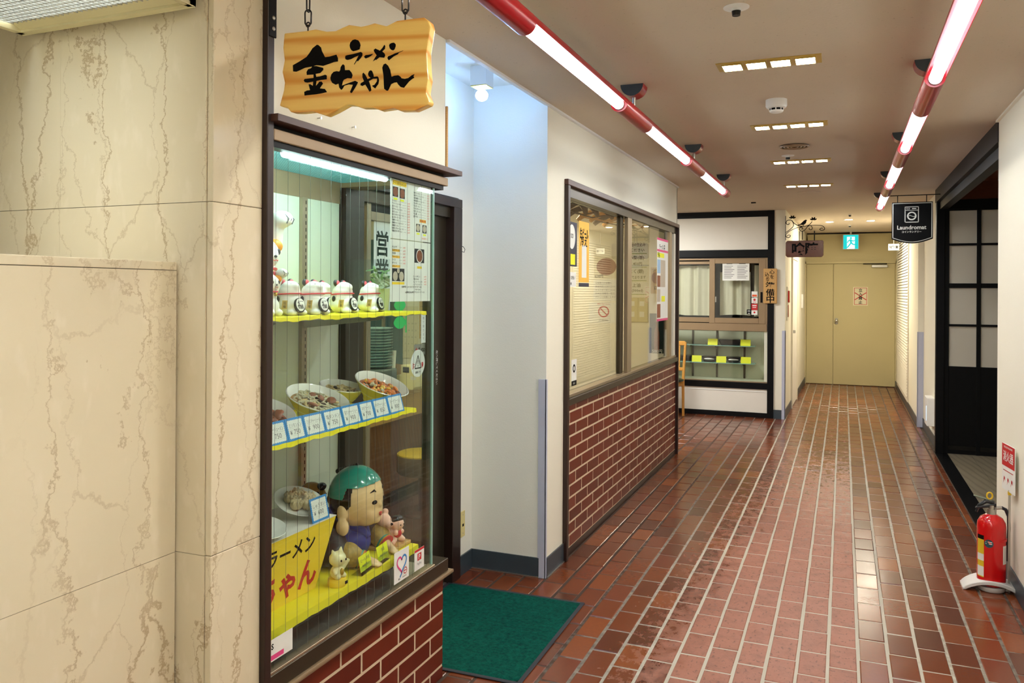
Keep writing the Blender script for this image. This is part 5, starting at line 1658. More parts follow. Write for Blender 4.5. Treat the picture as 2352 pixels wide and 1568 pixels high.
# sheets taped to the panes
tc, og, xd, yd = on_x(-1.5265, 4.628, 1.70, 'round_poster', 'navy sheet with white bubble and yellow mark, top left of window', 'poster', .135, .27, 'navy_print')
tc.location = tc.location
ink(tc, 'bubble', 'paper', MB().disc(og, xd, yd, .035, .18, .066, .075)); ink(tc, 'mark', 'yellow_card', MB().rect(og, xd, yd, .01, .10, .01, .075)); ink(tc, 'lettering', 'ink', MB().text('OOI', .04, og + X3 * .0004, xd, yd, .035, .185, .01, fit=.05))
tc, og, xd, yd = on_x(-1.5265, 4.628, 1.575, 'small_notice', 'small white notice under the navy sheet in the window', 'notice', .12, .09)
ink(tc, 'lettering', 'ink', MB().text('OPEN', .028, og, xd, yd, .05, .055).text('■', .02, og, xd, yd, .02, .02))
tc, og, xd, yd = on_x(-1.5265, 4.805, 1.605, 'yellow_poster', 'tall amber poster with brush characters in the window', 'poster', .215, .385, 'amber_print')
ink(tc, 'white_panel', 'paper', MB().rect(og, xd, yd, .06, .16, .03, .235)); ink(tc, 'lettering', 'ink', MB().text('生ビール', .07, og + X3 * .0004, xd, yd, .1075, .31, .03, fit=.18).text('冷え', .075, og + X3 * .0004, xd, yd, .1, .26, .02))
ink(tc, 'band', 'navy_print', MB().rect(og, xd, yd, .0, .215, -.028, -.004))
tc, og, xd, yd = on_x(-1.5265, 4.67, .97, 'payment_notice', 'small white payment notice with black oval, bottom left of window', 'notice', .10, .16)
ink(tc, 'oval', 'ink', MB().annulus(og, xd, yd, .05, .105, .014, .026).rect(og, xd, yd, .0, .1, .0, .03)); ink(tc, 'lettering', 'paper', MB().text('d払い', .016, og + X3 * .0004, xd, yd, .05, .015, .01))
tc, og, xd, yd = on_x(-1.4935, 6.93, 1.29, 'event_poster', 'tall colourful event sheet in the right pane', 'poster', .47, .73, 'paper')
MB().rect(og, xd, yd, 0, .47, .71, .73).rect(og, xd, yd, 0, .47, .61, .63).rect(og, xd, yd, 0, .47, 0, .02).split('pink_band', 'pink_print', tc, recalc=False); ink(tc, 'blue_photo', 'lightblue_print', MB().rect(og, xd, yd, .01, .14, .42, .54))
ink(tc, 'dark_photo', 'photo_pale', MB().rect(og, xd, yd, .15, .35, .30, .54).rect(og, xd, yd, .01, .14, .17, .28)); ink(tc, 'brown_photo', 'photo_brown', MB().rect(og, xd, yd, .01, .15, .03, .15).rect(og, xd, yd, .01, .14, .3, .4))
ink(tc, 'yellow_block', 'yellow_card', MB().rect(og, xd, yd, .19, .34, .17, .22).rect(og, xd, yd, .01, .3, .56, .6)); ink(tc, 'lettering', 'ink', MB().text('9/6', .07, og + X3 * .0004, xd, yd, .07, .58, .02).text('ラーメン祭', .05, og + X3 * .0004, xd, yd, .21, .655, .02, fit=.26))
# coat hangers on a rail inside
t = thing('hanger_rail', 'dark metal rail inside the top of the window', 'rail', (-1.74, 6.0, 2.27))
MB().cyl((-1.74, 4.9, 2.27), (-1.74, 7.2, 2.27), .011, n=12).build('rail', 'alu_dark', t, smooth=True)
MB().cyl((-1.74, 5.0, 2.27), (-1.74, 5.0, 2.45), .008, n=8).cyl((-1.74, 7.1, 2.27), (-1.74, 7.1, 2.45), .008, n=8).build('support', 'alu_dark', t, smooth=True)
def hanger(i, y, rz, mt_, lb):
    t = thing('coat_hanger', lb, 'coat hanger', (-1.74, y, 2.27), rz, 'coat hangers inside the window', local=True)
    hk = [(.0, 0, -.075), (0, 0, -.03), (.022, 0, -.012), (.024, 0, .008), (.0, 0, .022), (-.014, 0, .012)]
    MB().tube(hk, .0022, 6).build('hook', 'chain', t, smooth=True)
    MB().tube([(-.20, .02, -.165), (-.17, .01, -.135), (-.08, 0, -.095), (0, 0, -.075), (.08, 0, -.095), (.17, .01, -.135), (.20, .02, -.165)], [.016, .022, .018, .018, .018, .022, .016], 8).build('shoulder_bar', mt_, t, smooth=True)
    MB().tube([(-.165, .01, -.14), (0, 0, -.17), (.165, .01, -.14)], .005, 6).build('trouser_bar', mt_, t, smooth=True)
for i, (y, rz, mt_, lb) in enumerate([(5.36, 1.35, 'black_gloss', 'black coat hanger at the left end of the rail'), (5.56, 1.2, 'black_gloss', 'black coat hanger second from the left end of the rail'), (5.80, .9, 'black_gloss', 'black coat hanger turned sideways left of the wooden ones'),
                                      (6.10, .4, 'wood_chair', 'wooden coat hanger turned towards the corridor, nearest the black ones'), (6.32, 1.0, 'wood_chair', 'wooden coat hanger in the middle of the rail'), (6.55, .5, 'black_gloss', 'black coat hanger between two wooden ones'), (6.76, .8, 'wood_chair', 'wooden coat hanger at the right end of the rail')]):
    hanger(i, y, rz, mt_, lb)

# ---------------------------------------------------------------- far shop front
YF = 10.36
ff = sroot('wall_far_shop', (-2, YF, 0))
part(ff, 'top_beam', 'black', -3.2, -.785, YF - .012, YF + .06, 2.48, ZC)
part(ff, 'upper_panel', 'white_panel', -3.2, -.86, YF, YF + .05, 2.075, 2.48)
part(ff, 'lintel', 'black', -3.2, -.785, YF - .018, YF + .06, 1.985, 2.075, bevel=.003)
part(ff, 'lintel_step', 'black', -3.2, -.855, YF - .005, YF + .06, 1.972, 1.985)
part(ff, 'corner_post', 'black', -.86, -.785, YF - .02, YF + .06, 0, ZC)
part(ff, 'lower_beam', 'black', -3.2, -.855, YF - .012, YF + .06, .35, .428)
part(ff, 'lower_panel', 'white_panel', -3.2, -.86, YF, YF + .05, .06, .35)
part(ff, 'panel_moulding', 'white', -1.82, -.885, YF - .004, YF, .315, .325)
part(ff, 'plinth', 'black', -3.2, -.785, YF - .014, YF + .06, 0, .06)
w2 = sroot('window_2', (-1.6, YF, 1.06))
part(w2, 'sill_band', 'alu_tan', -3.2, -.866, YF - .01, YF + .05, 1.063, 1.155, bevel=.003)
part(w2, 'frame_head', 'alu_tan', -3.2, -.866, YF, YF + .05, 1.95, 1.972)
part(w2, 'frame_jamb', 'alu_tan', -.885, -.862, YF - .006, YF + .05, 1.155, 1.972)
sash = part(w2, 'sash_stile', 'alu_tan', -1.565, -1.497, YF - .008, YF + .02, 1.155, 1.962, bevel=.003)
part(w2, 'sash_stile', 'alu_tan', -.965, -.885, YF - .008, YF + .02, 1.155, 1.962, bevel=.003)
part(w2, 'sash_rail', 'alu_tan', -1.497, -.965, YF - .008, YF + .02, 1.905, 1.962, bevel=.003)
part(w2, 'sash_rail', 'alu_tan', -1.497, -.965, YF - .008, YF + .02, 1.158, 1.225, bevel=.003)
part(w2, 'rear_rail', 'alu_tan', -3.2, -1.565, YF + .022, YF + .05, 1.165, 1.225)
part(w2, 'rear_rail', 'alu_tan', -3.2, -1.565, YF + .022, YF + .05, 1.90, 1.935)
part(w2, 'pane', 'glass', -1.5, -.96, YF + .004, YF + .008, 1.22, 1.91)
part(w2, 'pane', 'glass', -3.2, -1.56, YF + .034, YF + .038, 1.22, 1.91)
part(w2, 'pull', 'ink', -.945, -.92, YF - .011, YF - .008, 1.42, 1.55)
part(w2, 'latch', 'steel', -1.492, -1.478, YF - .014, YF - .004, 1.42, 1.49)
part(w2, 'dark_room', 'black', -3.2, -.8, YF + .30, YF + .32, 1.06, 2.3)
def curtain(x0, x1, lab, seed, z0=1.245, z1=1.885):
    rr = random.Random(seed)
    n = 70
    ph = [rr.uniform(0, 6) for _ in range(4)]
    vs_ = []; fs = []
    rows = [z1, 1.66, 1.63, 1.60, z0 + .03, z0]
    for j, z in enumerate(rows):
        for i in range(n + 1):
            s = i / n
            d = .018 * math.sin(s * (x1 - x0) * 42 + ph[0]) + .010 * math.sin(s * (x1 - x0) * 71 + ph[1])
            zz = z
            if j == 5:
                zz += .018 * max(0, math.sin(s * (x1 - x0) * 6 + ph[2]))
            if j == 2:
                d -= .006
            vs_.append((x0 + (x1 - x0) * s, YF + .13 + d, zz))
    for j in range(5):
        for i in range(n):
            fs.append((j * (n + 1) + i, j * (n + 1) + i + 1, (j + 1) * (n + 1) + i + 1, (j + 1) * (n + 1) + i))
    m = MB(); m.add(vs_, fs)
    return tag(m.build('curtain', 'curtain', smooth=True), lab, 'curtain', 'cafe curtains in the far window')
curtain(-2.7, -1.56, 'ivory gathered curtain behind the left pane of the far window', 1)
curtain(-1.45, -1.08, 'ivory curtain below the white menu sheet in the far window', 2, z1=1.80)
curtain(-1.03, -.97, 'narrow ivory curtain at the right edge of the far window', 5)
tc, og, xd, yd = on_y(YF + .002, -1.405, 1.692, 'menu_page', 'white two-column printed menu page taped in the far window', 'menu', .325, .22)
q = MB()
for c_ in (0, 1):
    for r_ in range(8):
        q.rect(og, xd, yd, .02 + c_ * .16, .02 + c_ * .16 + .09 + .035 * ((r_ * 7 + c_) % 3) / 2, .03 + r_ * .021, .036 + r_ * .021)
q.rect(og, xd, yd, .05, .12, .205, .211).rect(og, xd, yd, .2, .28, .205, .212)
ink(tc, 'print', 'ink_grey', q)
for i, (z0, h, base_, mk, lb) in enumerate([(1.488, .07, 'paper', 'ink_orange', 'topmost sticker, white over orange, in the far window'), (1.412, .068, 'paper', 'ink_red', 'second sticker, white with a red mark, in the far window'), (1.325, .08, 'ink_red', 'paper', 'red sticker third from the top in the far window'), (1.268, .056, 'paper', 'ink_red', 'white pennant sticker at the bottom of the far window')]):
    tc, og, xd, yd = on_y(YF + .002, -1.052, z0, 'pane_sticker', lb, 'sticker', .072, h, base_, group='stickers in the far window')
    q = [MB().rect(og, xd, yd, .008, .064, .006, .03), MB().disc(og, xd, yd, .036, .042, .016, n=6).rect(og, xd, yd, .014, .058, .012, .017),
         MB().rect(og, xd, yd, .012, .060, .05, .064).rect(og, xd, yd, .014, .056, .03, .038), MB().disc(og, xd, yd, .036, .03, .013, n=7)][i]
    ink(tc, 'print', mk, q)
tc, og, xd, yd = on_y(YF + .002, -1.108, 1.275, 'black_sticker', 'black square sticker beside the red ones in the far window', 'sticker', .052, .058, 'ink')
ink(tc, 'print', 'paper', MB().rect(og, xd, yd, .010, .042, .035, .044).rect(og, xd, yd, .015, .037, .008, .016))
# display under the far window
fd = thing('wall_display', 'low glazed wall display with grey-green back under the far window', 'display case', (-1.6, YF + .2, .428))
MB().box(-3.2, -.86, YF + .32, YF + .34, .428, 1.063).build('back_board', 'far_back', fd)
MB().box(-3.2, -.86, YF + .01, YF + .32, .428, .445).build('bottom_board', 'far_back', fd)
MB().box(-.875, -.86, YF + .06, YF + .32, .445, 1.063).build('side_board', 'far_back', fd)
MB().box(-3.2, -.86, YF + .002, YF + .022, .428, .44).build('bottom_track', 'alu_tan', fd)
MB().box(-3.2, -.866, YF + .006, YF + .011, .44, 1.063).build('pane', 'glass', fd)
for x in (-2.15, -1.82, -1.51, -1.165):
    MB().box(x - .012, x + .012, YF + .305, YF + .32, .445, 1.063).build('upright', 'alu_dark', fd)
for z in (.875, .655):
    MB().box(-2.9, -1.02, YF + .10, YF + .30, z - .012, z - .004).build('glass_shelf', 'glass_edge', fd)
    for x in (-2.15, -1.82, -1.51, -1.165):
        MB().box(x - .003, x + .003, YF + .12, YF + .305, z - .03, z - .0125).build('shelf_arm', 'alu_dark', fd)
for i, (x, z, lb) in enumerate([(-1.60, .875, 'yellow card on the upper far shelf, left of the dark tray'), (-1.195, .875, 'yellow card on the upper far shelf, right of the dark tray'), (-1.80, .655, 'leftmost yellow card on the lower far shelf'), (-1.492, .655, 'middle yellow card on the lower far shelf'), (-1.19, .655, 'rightmost yellow card on the lower far shelf')]):
    t = thing('yellow_price_card', lb, 'price card', (x + .06, YF + .115, z - .004), 0, 'yellow cards in the far display')
    MB().rect((x, YF + .115, z - .0035), X3, Vector((0, .25, .968)), 0, .122, 0, .082, .002).build('card', 'yellow_card', t)
    MB().text('定食', .026, (x, YF + .114, z - .004), X3, Vector((0, .25, .968)), .06, .058).text('800円', .022, (x, YF + .114, z - .004), X3, Vector((0, .25, .968)), .06, .026).build('handwriting', 'ink_grey', t, recalc=False)
def tray(x0, x1, z, lb, dish):
    t = thing('lacquer_tray', lb, 'tray', ((x0 + x1) / 2, YF + .2, z - .004), 0, 'lacquer trays in the far display')
    MB().hexa([(x0 + .03, YF + .14, z - .0038), (x1 - .03, YF + .14, z - .0038), (x1 - .03, YF + .28, z - .0038), (x0 + .03, YF + .28, z - .0038), (x0, YF + .13, z + .07), (x1, YF + .13, z + .07), (x1, YF + .29, z + .07), (x0, YF + .29, z + .07)]).build('tray_body', 'tray', t, bevel=.006)
    if dish:
        MB().ell(((x0 + x1) / 2, YF + .135, z + .035), ((x1 - x0) * .36, .006, .014), 20, 8).build('inlay', 'steel', t, smooth=True)
tray(-1.47, -1.19, .875, 'dark lacquer tray on the upper far shelf', False)
tray(-1.68, -1.49, .655, 'dark lacquer tray with pale inlay, left on the lower far shelf', True)
tray(-1.375, -1.19, .655, 'dark lacquer tray with pale inlay, right on the lower far shelf', True)
tray(-2.02, -1.80, .655, 'dark lacquer tray behind the wooden chair', False)

# chair in front of the far shop
t = thing('wooden_chair', 'honey coloured wooden chair with dark green seat by the far shop', 'chair', (-2.02, 10.03, 0), R(-6), local=True)
MB().tube([(.17, .10, 0), (.165, .105, .44), (.18, .15, .92)], [.016, .019, .015], 8).build('leg', 'wood_chair', t, smooth=True)
MB().tube([(-.17, .10, 0), (-.165, .105, .44), (-.18, .15, .92)], [.016, .019, .015], 8).build('leg', 'wood_chair', t, smooth=True)
MB().tube([(.18, -.17, 0), (.165, -.17, .42)], [.014, .02], 8).build('leg', 'wood_chair', t, smooth=True)
MB().tube([(-.18, -.17, 0), (-.165, -.17, .42)], [.014, .02], 8).build('leg', 'wood_chair', t, smooth=True)
MB().box(-.18, .18, .135, .16, .875, .93).build('top_rail', 'wood_chair', t, bevel=.006)
MB().box(-.165, .165, .115, .135, .56, .60).build('lower_rail', 'wood_chair', t, bevel=.005)
for x in (-.10, 0, .10):
    MB().hexa([(x - .016, .118, .60), (x + .016, .118, .60), (x + .016, .130, .60), (x - .016, .130, .60), (x - .016, .140, .88), (x + .016, .140, .88), (x + .016, .152, .88), (x - .016, .152, .88)]).build('slat', 'wood_chair', t)
MB().box(-.165, .165, -.165, .10, .38, .43).build('seat_frame', 'wood_chair', t, bevel=.004)
MB().ell((0, -.03, .455), (.21, .20, .035), 28, 12).build('seat', 'seat_green', t, smooth=True)

# plank sign on the black post
t = thing('plank_sign', 'vertical light wooden plank sign with black brush characters', 'sign', (-.828, YF - .03, 1.41))
MB().box(-.908, -.748, YF - .042, YF - .022, 1.412, 1.838).build('plank', 'wood_light', t, bevel=.004)
og = Vector((-.908, YF - .0428, 1.412))
q = MB()
q.text('心', .062, og, X3, Z3, .10, .385, .016).text('を', .055, og, X3, Z3, .10, .325, .016)
q.text('込', .056, og, X3, Z3, .042, .355, .016).text('め', .045, og, X3, Z3, .05, .305, .016).text('て', .045, og, X3, Z3, .05, .265, .016)
q.text('準', .098, og, X3, Z3, .08, .215, .016, sx=1.2).text('備', .092, og, X3, Z3, .08, .135, .016, sx=1.15).text('中', .098, og, X3, Z3, .082, .052, .02, sx=1.1)
ink(t, 'lettering', 'ink', q)
MB().tube([(-.86, YF - .03, 1.836), (-.828, YF - .025, 1.90), (-.796, YF - .03, 1.836)], .0015, 5).build('cord', 'chain', t)
MB().tube([(-.83, YF - .02, 1.94), (-.84, YF - .016, 1.93), (-.838, YF - .038, 1.905), (-.826, YF - .03, 1.90)], .0025, 6).build('hook', 'chain', t)
# scroll bracket with bird, and the dark board below it
YB = YF + .0
def sp(pts_):
    return [(x, YB - .02, z) for x, z in pts_]
def B(x, y):     # millimetres from the pier edge, scaled off the wall
    return (-.655 + x * .001, 2.46 + y * .001)
t = thing('bird_bracket', 'black wrought iron scroll bracket with a bird on top', 'bracket', (-.65, YB - .02, 2.2))
pc = lambda px, pz: (-.655 + (px - 120) / 12.06 / 1850 * 9.93 / .925, 2.478 - (pz - 190) / 12.06 / 1850 * 9.93)
def curve(pl, n=6):
    pl = [Vector((a, b, 0)) for a, b in pl]
    out = []
    for i in range(len(pl) - 1):
        p0, p1, p2, p3 = pl[max(i - 1, 0)], pl[i], pl[i + 1], pl[min(i + 2, len(pl) - 1)]
        for j in range(n):
            s = j / n
            q = .5 * ((2 * p1) + (p2 - p0) * s + (2 * p0 - 5 * p1 + 4 * p2 - p3) * s * s + (3 * p1 - p0 - 3 * p2 + p3) * s ** 3)
            out.append((q.x, q.y))
    out.append((pl[-1].x, pl[-1].y))
    return [pc(a, b) for a, b in out]
m = MB()
m.box(-.657, -.651, YB - .028, YB - .012, pc(0, 850)[1], pc(0, 190)[1])
for cv in ([(205, 385), (200, 420), (165, 425), (135, 390), (150, 325), (205, 305), (265, 320), (305, 400), (300, 480), (230, 560), (130, 640)],
           [(275, 320), (330, 400), (420, 460), (530, 485), (640, 470), (700, 430), (750, 360)],
           [(130, 690), (200, 620), (330, 545), (470, 500), (640, 475), (820, 460), (980, 480), (1040, 540), (1030, 590), (960, 600), (930, 575), (960, 545), (1000, 548)],
           [(160, 745), (190, 715), (235, 725), (225, 765), (180, 785), (140, 760), (125, 700)],
           [(490, 560), (525, 555), (520, 515), (470, 515), (452, 560), (480, 605), (540, 610), (590, 570), (650, 490), (710, 470), (755, 520), (745, 570), (700, 580), (680, 550), (690, 525)]):
    m.tube(sp(curve(cv)), .004, 6)
for a, b in (((520, 610), (522, 850)),):
    m.tube(sp([pc(*a), pc(*b)]), .005, 6)
m.build('scrollwork', 'black', t, smooth=True)
bird = [(415, 460), (420, 435), (470, 420), (500, 390), (560, 325), (600, 303), (625, 318), (632, 330), (615, 345), (610, 390), (580, 425), (545, 440), (555, 470), (535, 470), (528, 440), (470, 440)]
MB().prism([pc(*p) for p in bird][::-1], (0, YB - .016, 0), X3, Z3, .006).build('bird', 'black', t)
m = MB()
for cx, cz in ((285, 260), (780, 320)):
    for a in (20, 65, 115, 160):
        dx, dz = math.cos(R(a)), -math.sin(R(a))
        c = (cx + 45 * dx, cz + 45 * dz)
        lf2 = [(c[0] + 42 * math.cos(b) * dx - 20 * math.sin(b) * dz, c[1] + 42 * math.cos(b) * dz + 20 * math.sin(b) * dx) for b in [2 * PI * i / 10 for i in range(10)]]
        m.prism([pc(*p) for p in lf2], (0, YB - .02, 0), X3, Z3, .004)
m.build('leaves', 'black', t)
t = thing('carved_sign', 'dark brown wooden board with two carved characters under the bird bracket', 'sign', (-.44, YB - .02, 1.97))
x0, x1, z0, z1 = -.652, -.222, 1.975, 2.175
MB().prism([(x0 + .02, z0), (x1 - .02, z0), (x1, z0 + .02), (x1, z1 - .012), (x1 - .012, z1), (x0 + .02, z1), (x0, z1 - .02), (x0, z0 + .02)], (0, YB + .0, 0), X3, Z3, .03).build('board', 'brown_lacquer_sign', t, bevel=.004)
MB().text('喰', .155, (0, YB - .0312, 0), X3, Z3, -.505, 2.075, .03).text('陣', .155, (0, YB - .0312, 0), X3, Z3, -.355, 2.075, .03).build('lettering', 'ink', t, recalc=False)
MB().cyl((-.496, YB - .02, 2.17), (-.496, YB - .02, 2.29), .004, n=8).cyl((-.325, YB - .02, 2.17), (-.325, YB - .02, 2.29), .006, n=8).build('hanger_rod', 'black', t)

# ---------------------------------------------------------------- end of the passage
YE = 14.62
d2 = sroot('door_2', (.1, YE, 0))
part(d2, 'frame', 'olive_wall', -.615, -.585, YE - .05, YE, 0, 2.07)
part(d2, 'frame', 'olive_wall', .79, .82, YE - .05, YE, 0, 2.07)
part(d2, 'frame_head', 'olive_wall', -.615, .80, YE - .05, YE, 2.035, 2.07)
part(d2, 'narrow_leaf', 'olive_door', -.582, -.160, YE - .022, YE, .008, 2.03, bevel=.004)
part(d2, 'wide_leaf', 'olive_door', -.152, .788, YE - .026, YE, .008, 2.03, bevel=.004)
kn = part(d2, 'knob_plate', 'steel', -.128, -.082, YE - .032, YE - .026, 1.02, 1.12, bevel=.003)
MB().cyl((-.105, YE - .032, 1.075), (-.105, YE - .06, 1.075), .012, n=12).ell((-.105, YE - .075, 1.075), (.030, .022, .030), 18, 12).build('knob', 'steel', kn, smooth=True)
cl = part(d2, 'closer_body', 'steel', .43, .67, YE - .075, YE - .027, 1.965, 2.01, bevel=.004)
MB().hexa([(.30, YE - .06, 2.02), (.66, YE - .06, 2.02), (.66, YE - .04, 2.02), (.30, YE - .04, 2.02), (.30, YE - .06, 2.035), (.66, YE - .06, 2.035), (.66, YE - .04, 2.035), (.30, YE - .04, 2.035)]).build('closer_arm', 'ink', cl)
tc, og, xd, yd = on_y(YE - .0265, .152, 1.335, 'door_notice', 'pale notice with a red cross and black characters on the end door', 'notice', .225, .31, 'paper_cream')
q = MB().rect(og, xd, yd, .015, .21, .015, .022).rect(og, xd, yd, .015, .21, .288, .295).rect(og, xd, yd, .015, .022, .015, .295).rect(og, xd, yd, .203, .21, .015, .295)
q.flat([(.02, .10), (.028, .09), (.205, .21), (.197, .22)], og, xd, yd).flat([(.02, .21), (.028, .22), (.205, .10), (.197, .09)], og, xd, yd)
ink(tc, 'red_frame', 'ink_red', q)
q = MB()
for i, ch in enumerate('立入禁止'):
    q.text(ch, .06, og - Y3 * .0004, xd, yd, .112, .258 - i * .067, .02)
ink(tc, 'lettering', 'ink', q)
t = thing('exit_sign', 'lit green and white running man exit sign under the ceiling', 'exit sign', (.11, 14.40, 2.26))
MB().box(-.012, .232, 14.40, 14.46, 2.262, 2.508).build('box', 'ext_grey', t, bevel=.004)
MB().cyl((.11, 14.43, 2.508), (.11, 14.43, 2.555), .014, n=10).build('stem', 'white', t)
og = Vector((-.004, 14.399, 2.27))
MB().rect(og, X3, Z3, 0, .228, 0, .23).build('panel', 'e_exit', t, recalc=False)
og2 = og - Y3 * .0006
MB().rect(og2, X3, Z3, .055, .175, .0, .20).build('doorway', 'e_exit_w', t, recalc=False)
og3 = og2 - Y3 * .0006
rm = MB().disc(og3, X3, Z3, .115, .178, .016)
def limb(m_, a, b, w_):
    dx, dy = b[0] - a[0], b[1] - a[1]; L = math.hypot(dx, dy); px, py = -dy / L * w_, dx / L * w_
    m_.flat([(a[0] - px, a[1] - py), (b[0] - px, b[1] - py), (b[0] + px, b[1] + py), (a[0] + px, a[1] + py)], og3, X3, Z3)
for a, b, w_ in (((.108, .158), (.120, .095), .014), ((.105, .15), (.072, .128), .008), ((.072, .128), (.062, .10), .007), ((.112, .15), (.15, .125), .008), ((.15, .125), (.172, .14), .007), ((.118, .10), (.090, .06), .010), ((.090, .06), (.058, .02), .009), ((.12, .10), (.150, .072), .010), ((.150, .072), (.185, .07), .009)):
    limb(rm, a, b, w_)
rm.build('running_man', 'e_exit', t, recalc=False)
t = thing('washroom_sign', 'small white hanging plate with black characters near the louvres', 'sign', (.66, 12.9, 2.13))
MB().box(.60, .745, 12.90, 12.915, 2.165, 2.26).build('plate', 'paper', t, bevel=.002)
MB().cyl((.672, 12.907, 2.26), (.672, 12.907, 2.555), .004, n=6).build('rod', 'steel', t)
MB().text('化粧室', .04, (.60, 12.8985, 2.165), X3, Z3, .072, .048, .03).build('lettering', 'ink', t, recalc=False)
# louvred panel on the right wall, slat by slat
lv = thing('louvre_panel', 'tall white louvred panel on the right wall near the end door', 'louvre', (.80, 12.9, .1))
MB().box(.787, .80, 11.80, 11.85, .11, 2.42).build('frame_stile', 'white_panel', lv)
MB().box(.787, .80, 13.98, 14.03, .11, 2.42).build('frame_stile', 'white_panel', lv)
MB().box(.787, .80, 11.85, 13.98, .11, .16).build('frame_rail', 'white_panel', lv)
MB().box(.787, .80, 11.85, 13.98, 2.37, 2.42).build('frame_rail', 'white_panel', lv)
MB().box(.796, .7995, 11.85, 13.98, .16, 2.37).build('dark_gap', 'brown_frame2', lv)
sl = None
z = .185
while z < 2.36:
    if sl is None:
        sl = MB().hexa([(.780, 11.85, z - .018), (.786, 11.85, z - .018), (.786, 13.98, z - .018), (.780, 13.98, z - .018), (.789, 11.85, z + .014), (.795, 11.85, z + .014), (.795, 13.98, z + .014), (.789, 13.98, z + .014)]).build('slat', 'white_panel', lv)
        zb = z
    else:
        o = sl.copy(); C.objects.link(o); o.parent = lv; o.location = (0, 0, z - zb)
    z += .0395
# left side of the far passage
d3 = sroot('door_3', (-.64, 12, 0))
def fx(y):   # face of the slanting passage wall
    return -.655 + (y - 10.37) * (.055 / 4.25)
for nm, y0, y1, z0, z1, d_, mt_ in (('frame', 11.35, 11.40, 0, 2.0, .022, 'cream'), ('frame', 12.35, 12.40, 0, 2.0, .022, 'cream'), ('frame_head', 11.35, 12.40, 2.0, 2.05, .022, 'cream'), ('leaf', 11.40, 12.35, .01, 2.0, .010, 'white_panel')):
    MB().hexa([(fx(y0), y0, z0), (fx(y0) + d_, y0, z0), (fx(y1) + d_, y1, z0), (fx(y1), y1, z0), (fx(y0), y0, z1), (fx(y0) + d_, y0, z1), (fx(y1) + d_, y1, z1), (fx(y1), y1, z1)]).build(nm, mt_, d3)
MB().box(fx(11.48), fx(11.48) + .05, 11.46, 11.50, 1.0, 1.04).build('handle', 'steel', d3, bevel=.004)
t = thing('alarm_panel', 'narrow wall panel with a red lamp over a dark red slot', 'alarm panel', (-.64, 10.66, 1.2))
MB().box(fx(10.6), fx(10.6) + .012, 10.56, 10.80, 1.20, 1.62).build('plate', 'cream', t, bevel=.003)
MB().box(fx(10.6) + .012, fx(10.6) + .03, 10.60, 10.76, 1.42, 1.57).build('lamp', 'red_plastic', t, bevel=.008, seg=2)
MB().box(fx(10.6) + .012, fx(10.6) + .016, 10.60, 10.76, 1.24, 1.39).build('slot', 'red_enamel', t)
tag(MB().box(fx(13.5), fx(13.5) + .03, 13.45, 13.62, 1.30, 1.52).build('intercom', 'ext_grey', bevel=.004), 'small pale box on the left wall near the end door', 'intercom')

# ---------------------------------------------------------------- laundromat opening on the right
lo = sroot('door_4', (.9, 8.8, 0))
part(lo, 'head_beam', 'black', .826, .94, 5.4, 8.86, 2.43, ZC)
part(lo, 'inner_track', 'black', .86, .93, 5.4, 8.86, 2.36, 2.43)
part(lo, 'near_jamb', 'black', .875, .94, 5.4, 5.44, 0, 2.43)
part(lo, 'post', 'black', .832, .905, 8.78, 8.865, 0, 2.52, bevel=.004)
part(lo, 'transom', 'black', .905, 1.9, 8.79, 8.85, 2.36, 2.45)
part(lo, 'over_panel', 'wood_red', .905, 3.1, 8.80, 8.85, 2.45, 2.62)
part(lo, 'threshold', 'black_gloss', .828, .935, 5.4, 8.86, -.004, .006)
YD = 8.80
for nm, b in (('stile', (.905, .945)), ('mullion', (1.178, 1.214)), ('mullion', (1.45, 1.486)), ('stile', (1.72, 1.76))):
    part(lo, nm, 'black', b[0], b[1], YD, YD + .04, .0, 2.36, bevel=.002)
for z0, z1 in ((2.345, 2.36), (2.008, 2.03), (1.60, 1.645), (1.23, 1.252)):
    part(lo, 'glazing_bar', 'black', .945, 1.72, YD + .003, YD + .038, z0, z1)
part(lo, 'kick_panel', 'black', .945, 1.72, YD + .006, YD + .036, .0, .845)
for x0, x1 in ((.945, 1.178), (1.214, 1.45), (1.486, 1.72)):
    for z0, z1 in ((2.03, 2.345), (1.645, 2.008), (1.252, 1.60), (.845, 1.23)):
        part(lo, 'pane', 'frost', x0, x1, YD + .016, YD + .022, z0, z1)
MB().box(.935, 1.70, YD + .005, YD + .012, .04, .08).build('kick_bead', 'black_gloss', lo)
struct(MB().box(.86, 3.2, 5.3, 9.0, -.12, -.002).build('floor_laundry', 'grout'))
fl = bpy.data.objects['floor_laundry']
for i in range(11):
    o = MB().box(.937 + i * .2, .937 + i * .2 + .1985, 5.4, 8.86, -.002, .002).build('plank', 'plank_grey', fl)
sbox('wall_laundry', 'far_back', 3.1, 3.2, 5.3, 9.0, 0, 2.62)
sbox('wall_laundry_near', 'far_back', .93, 3.2, 5.3, 5.399, 0, 2.62)
sbox('wall_laundry_far', 'far_back', 1.76, 3.2, 8.87, 9.0, 0, 2.62)
# foot lamp box
t = thing('foot_lamp', 'small white wall box with a lit slit low beside the black post', 'lamp', (.83, 9.25, .2))
MB().box(.79, .86, 9.16, 9.42, .20, .485).build('box', 'white', t, bevel=.006, seg=2)
MB().box(.7885, .79, 9.20, 9.235, .25, .40).build('slit', 'e_foot', t)
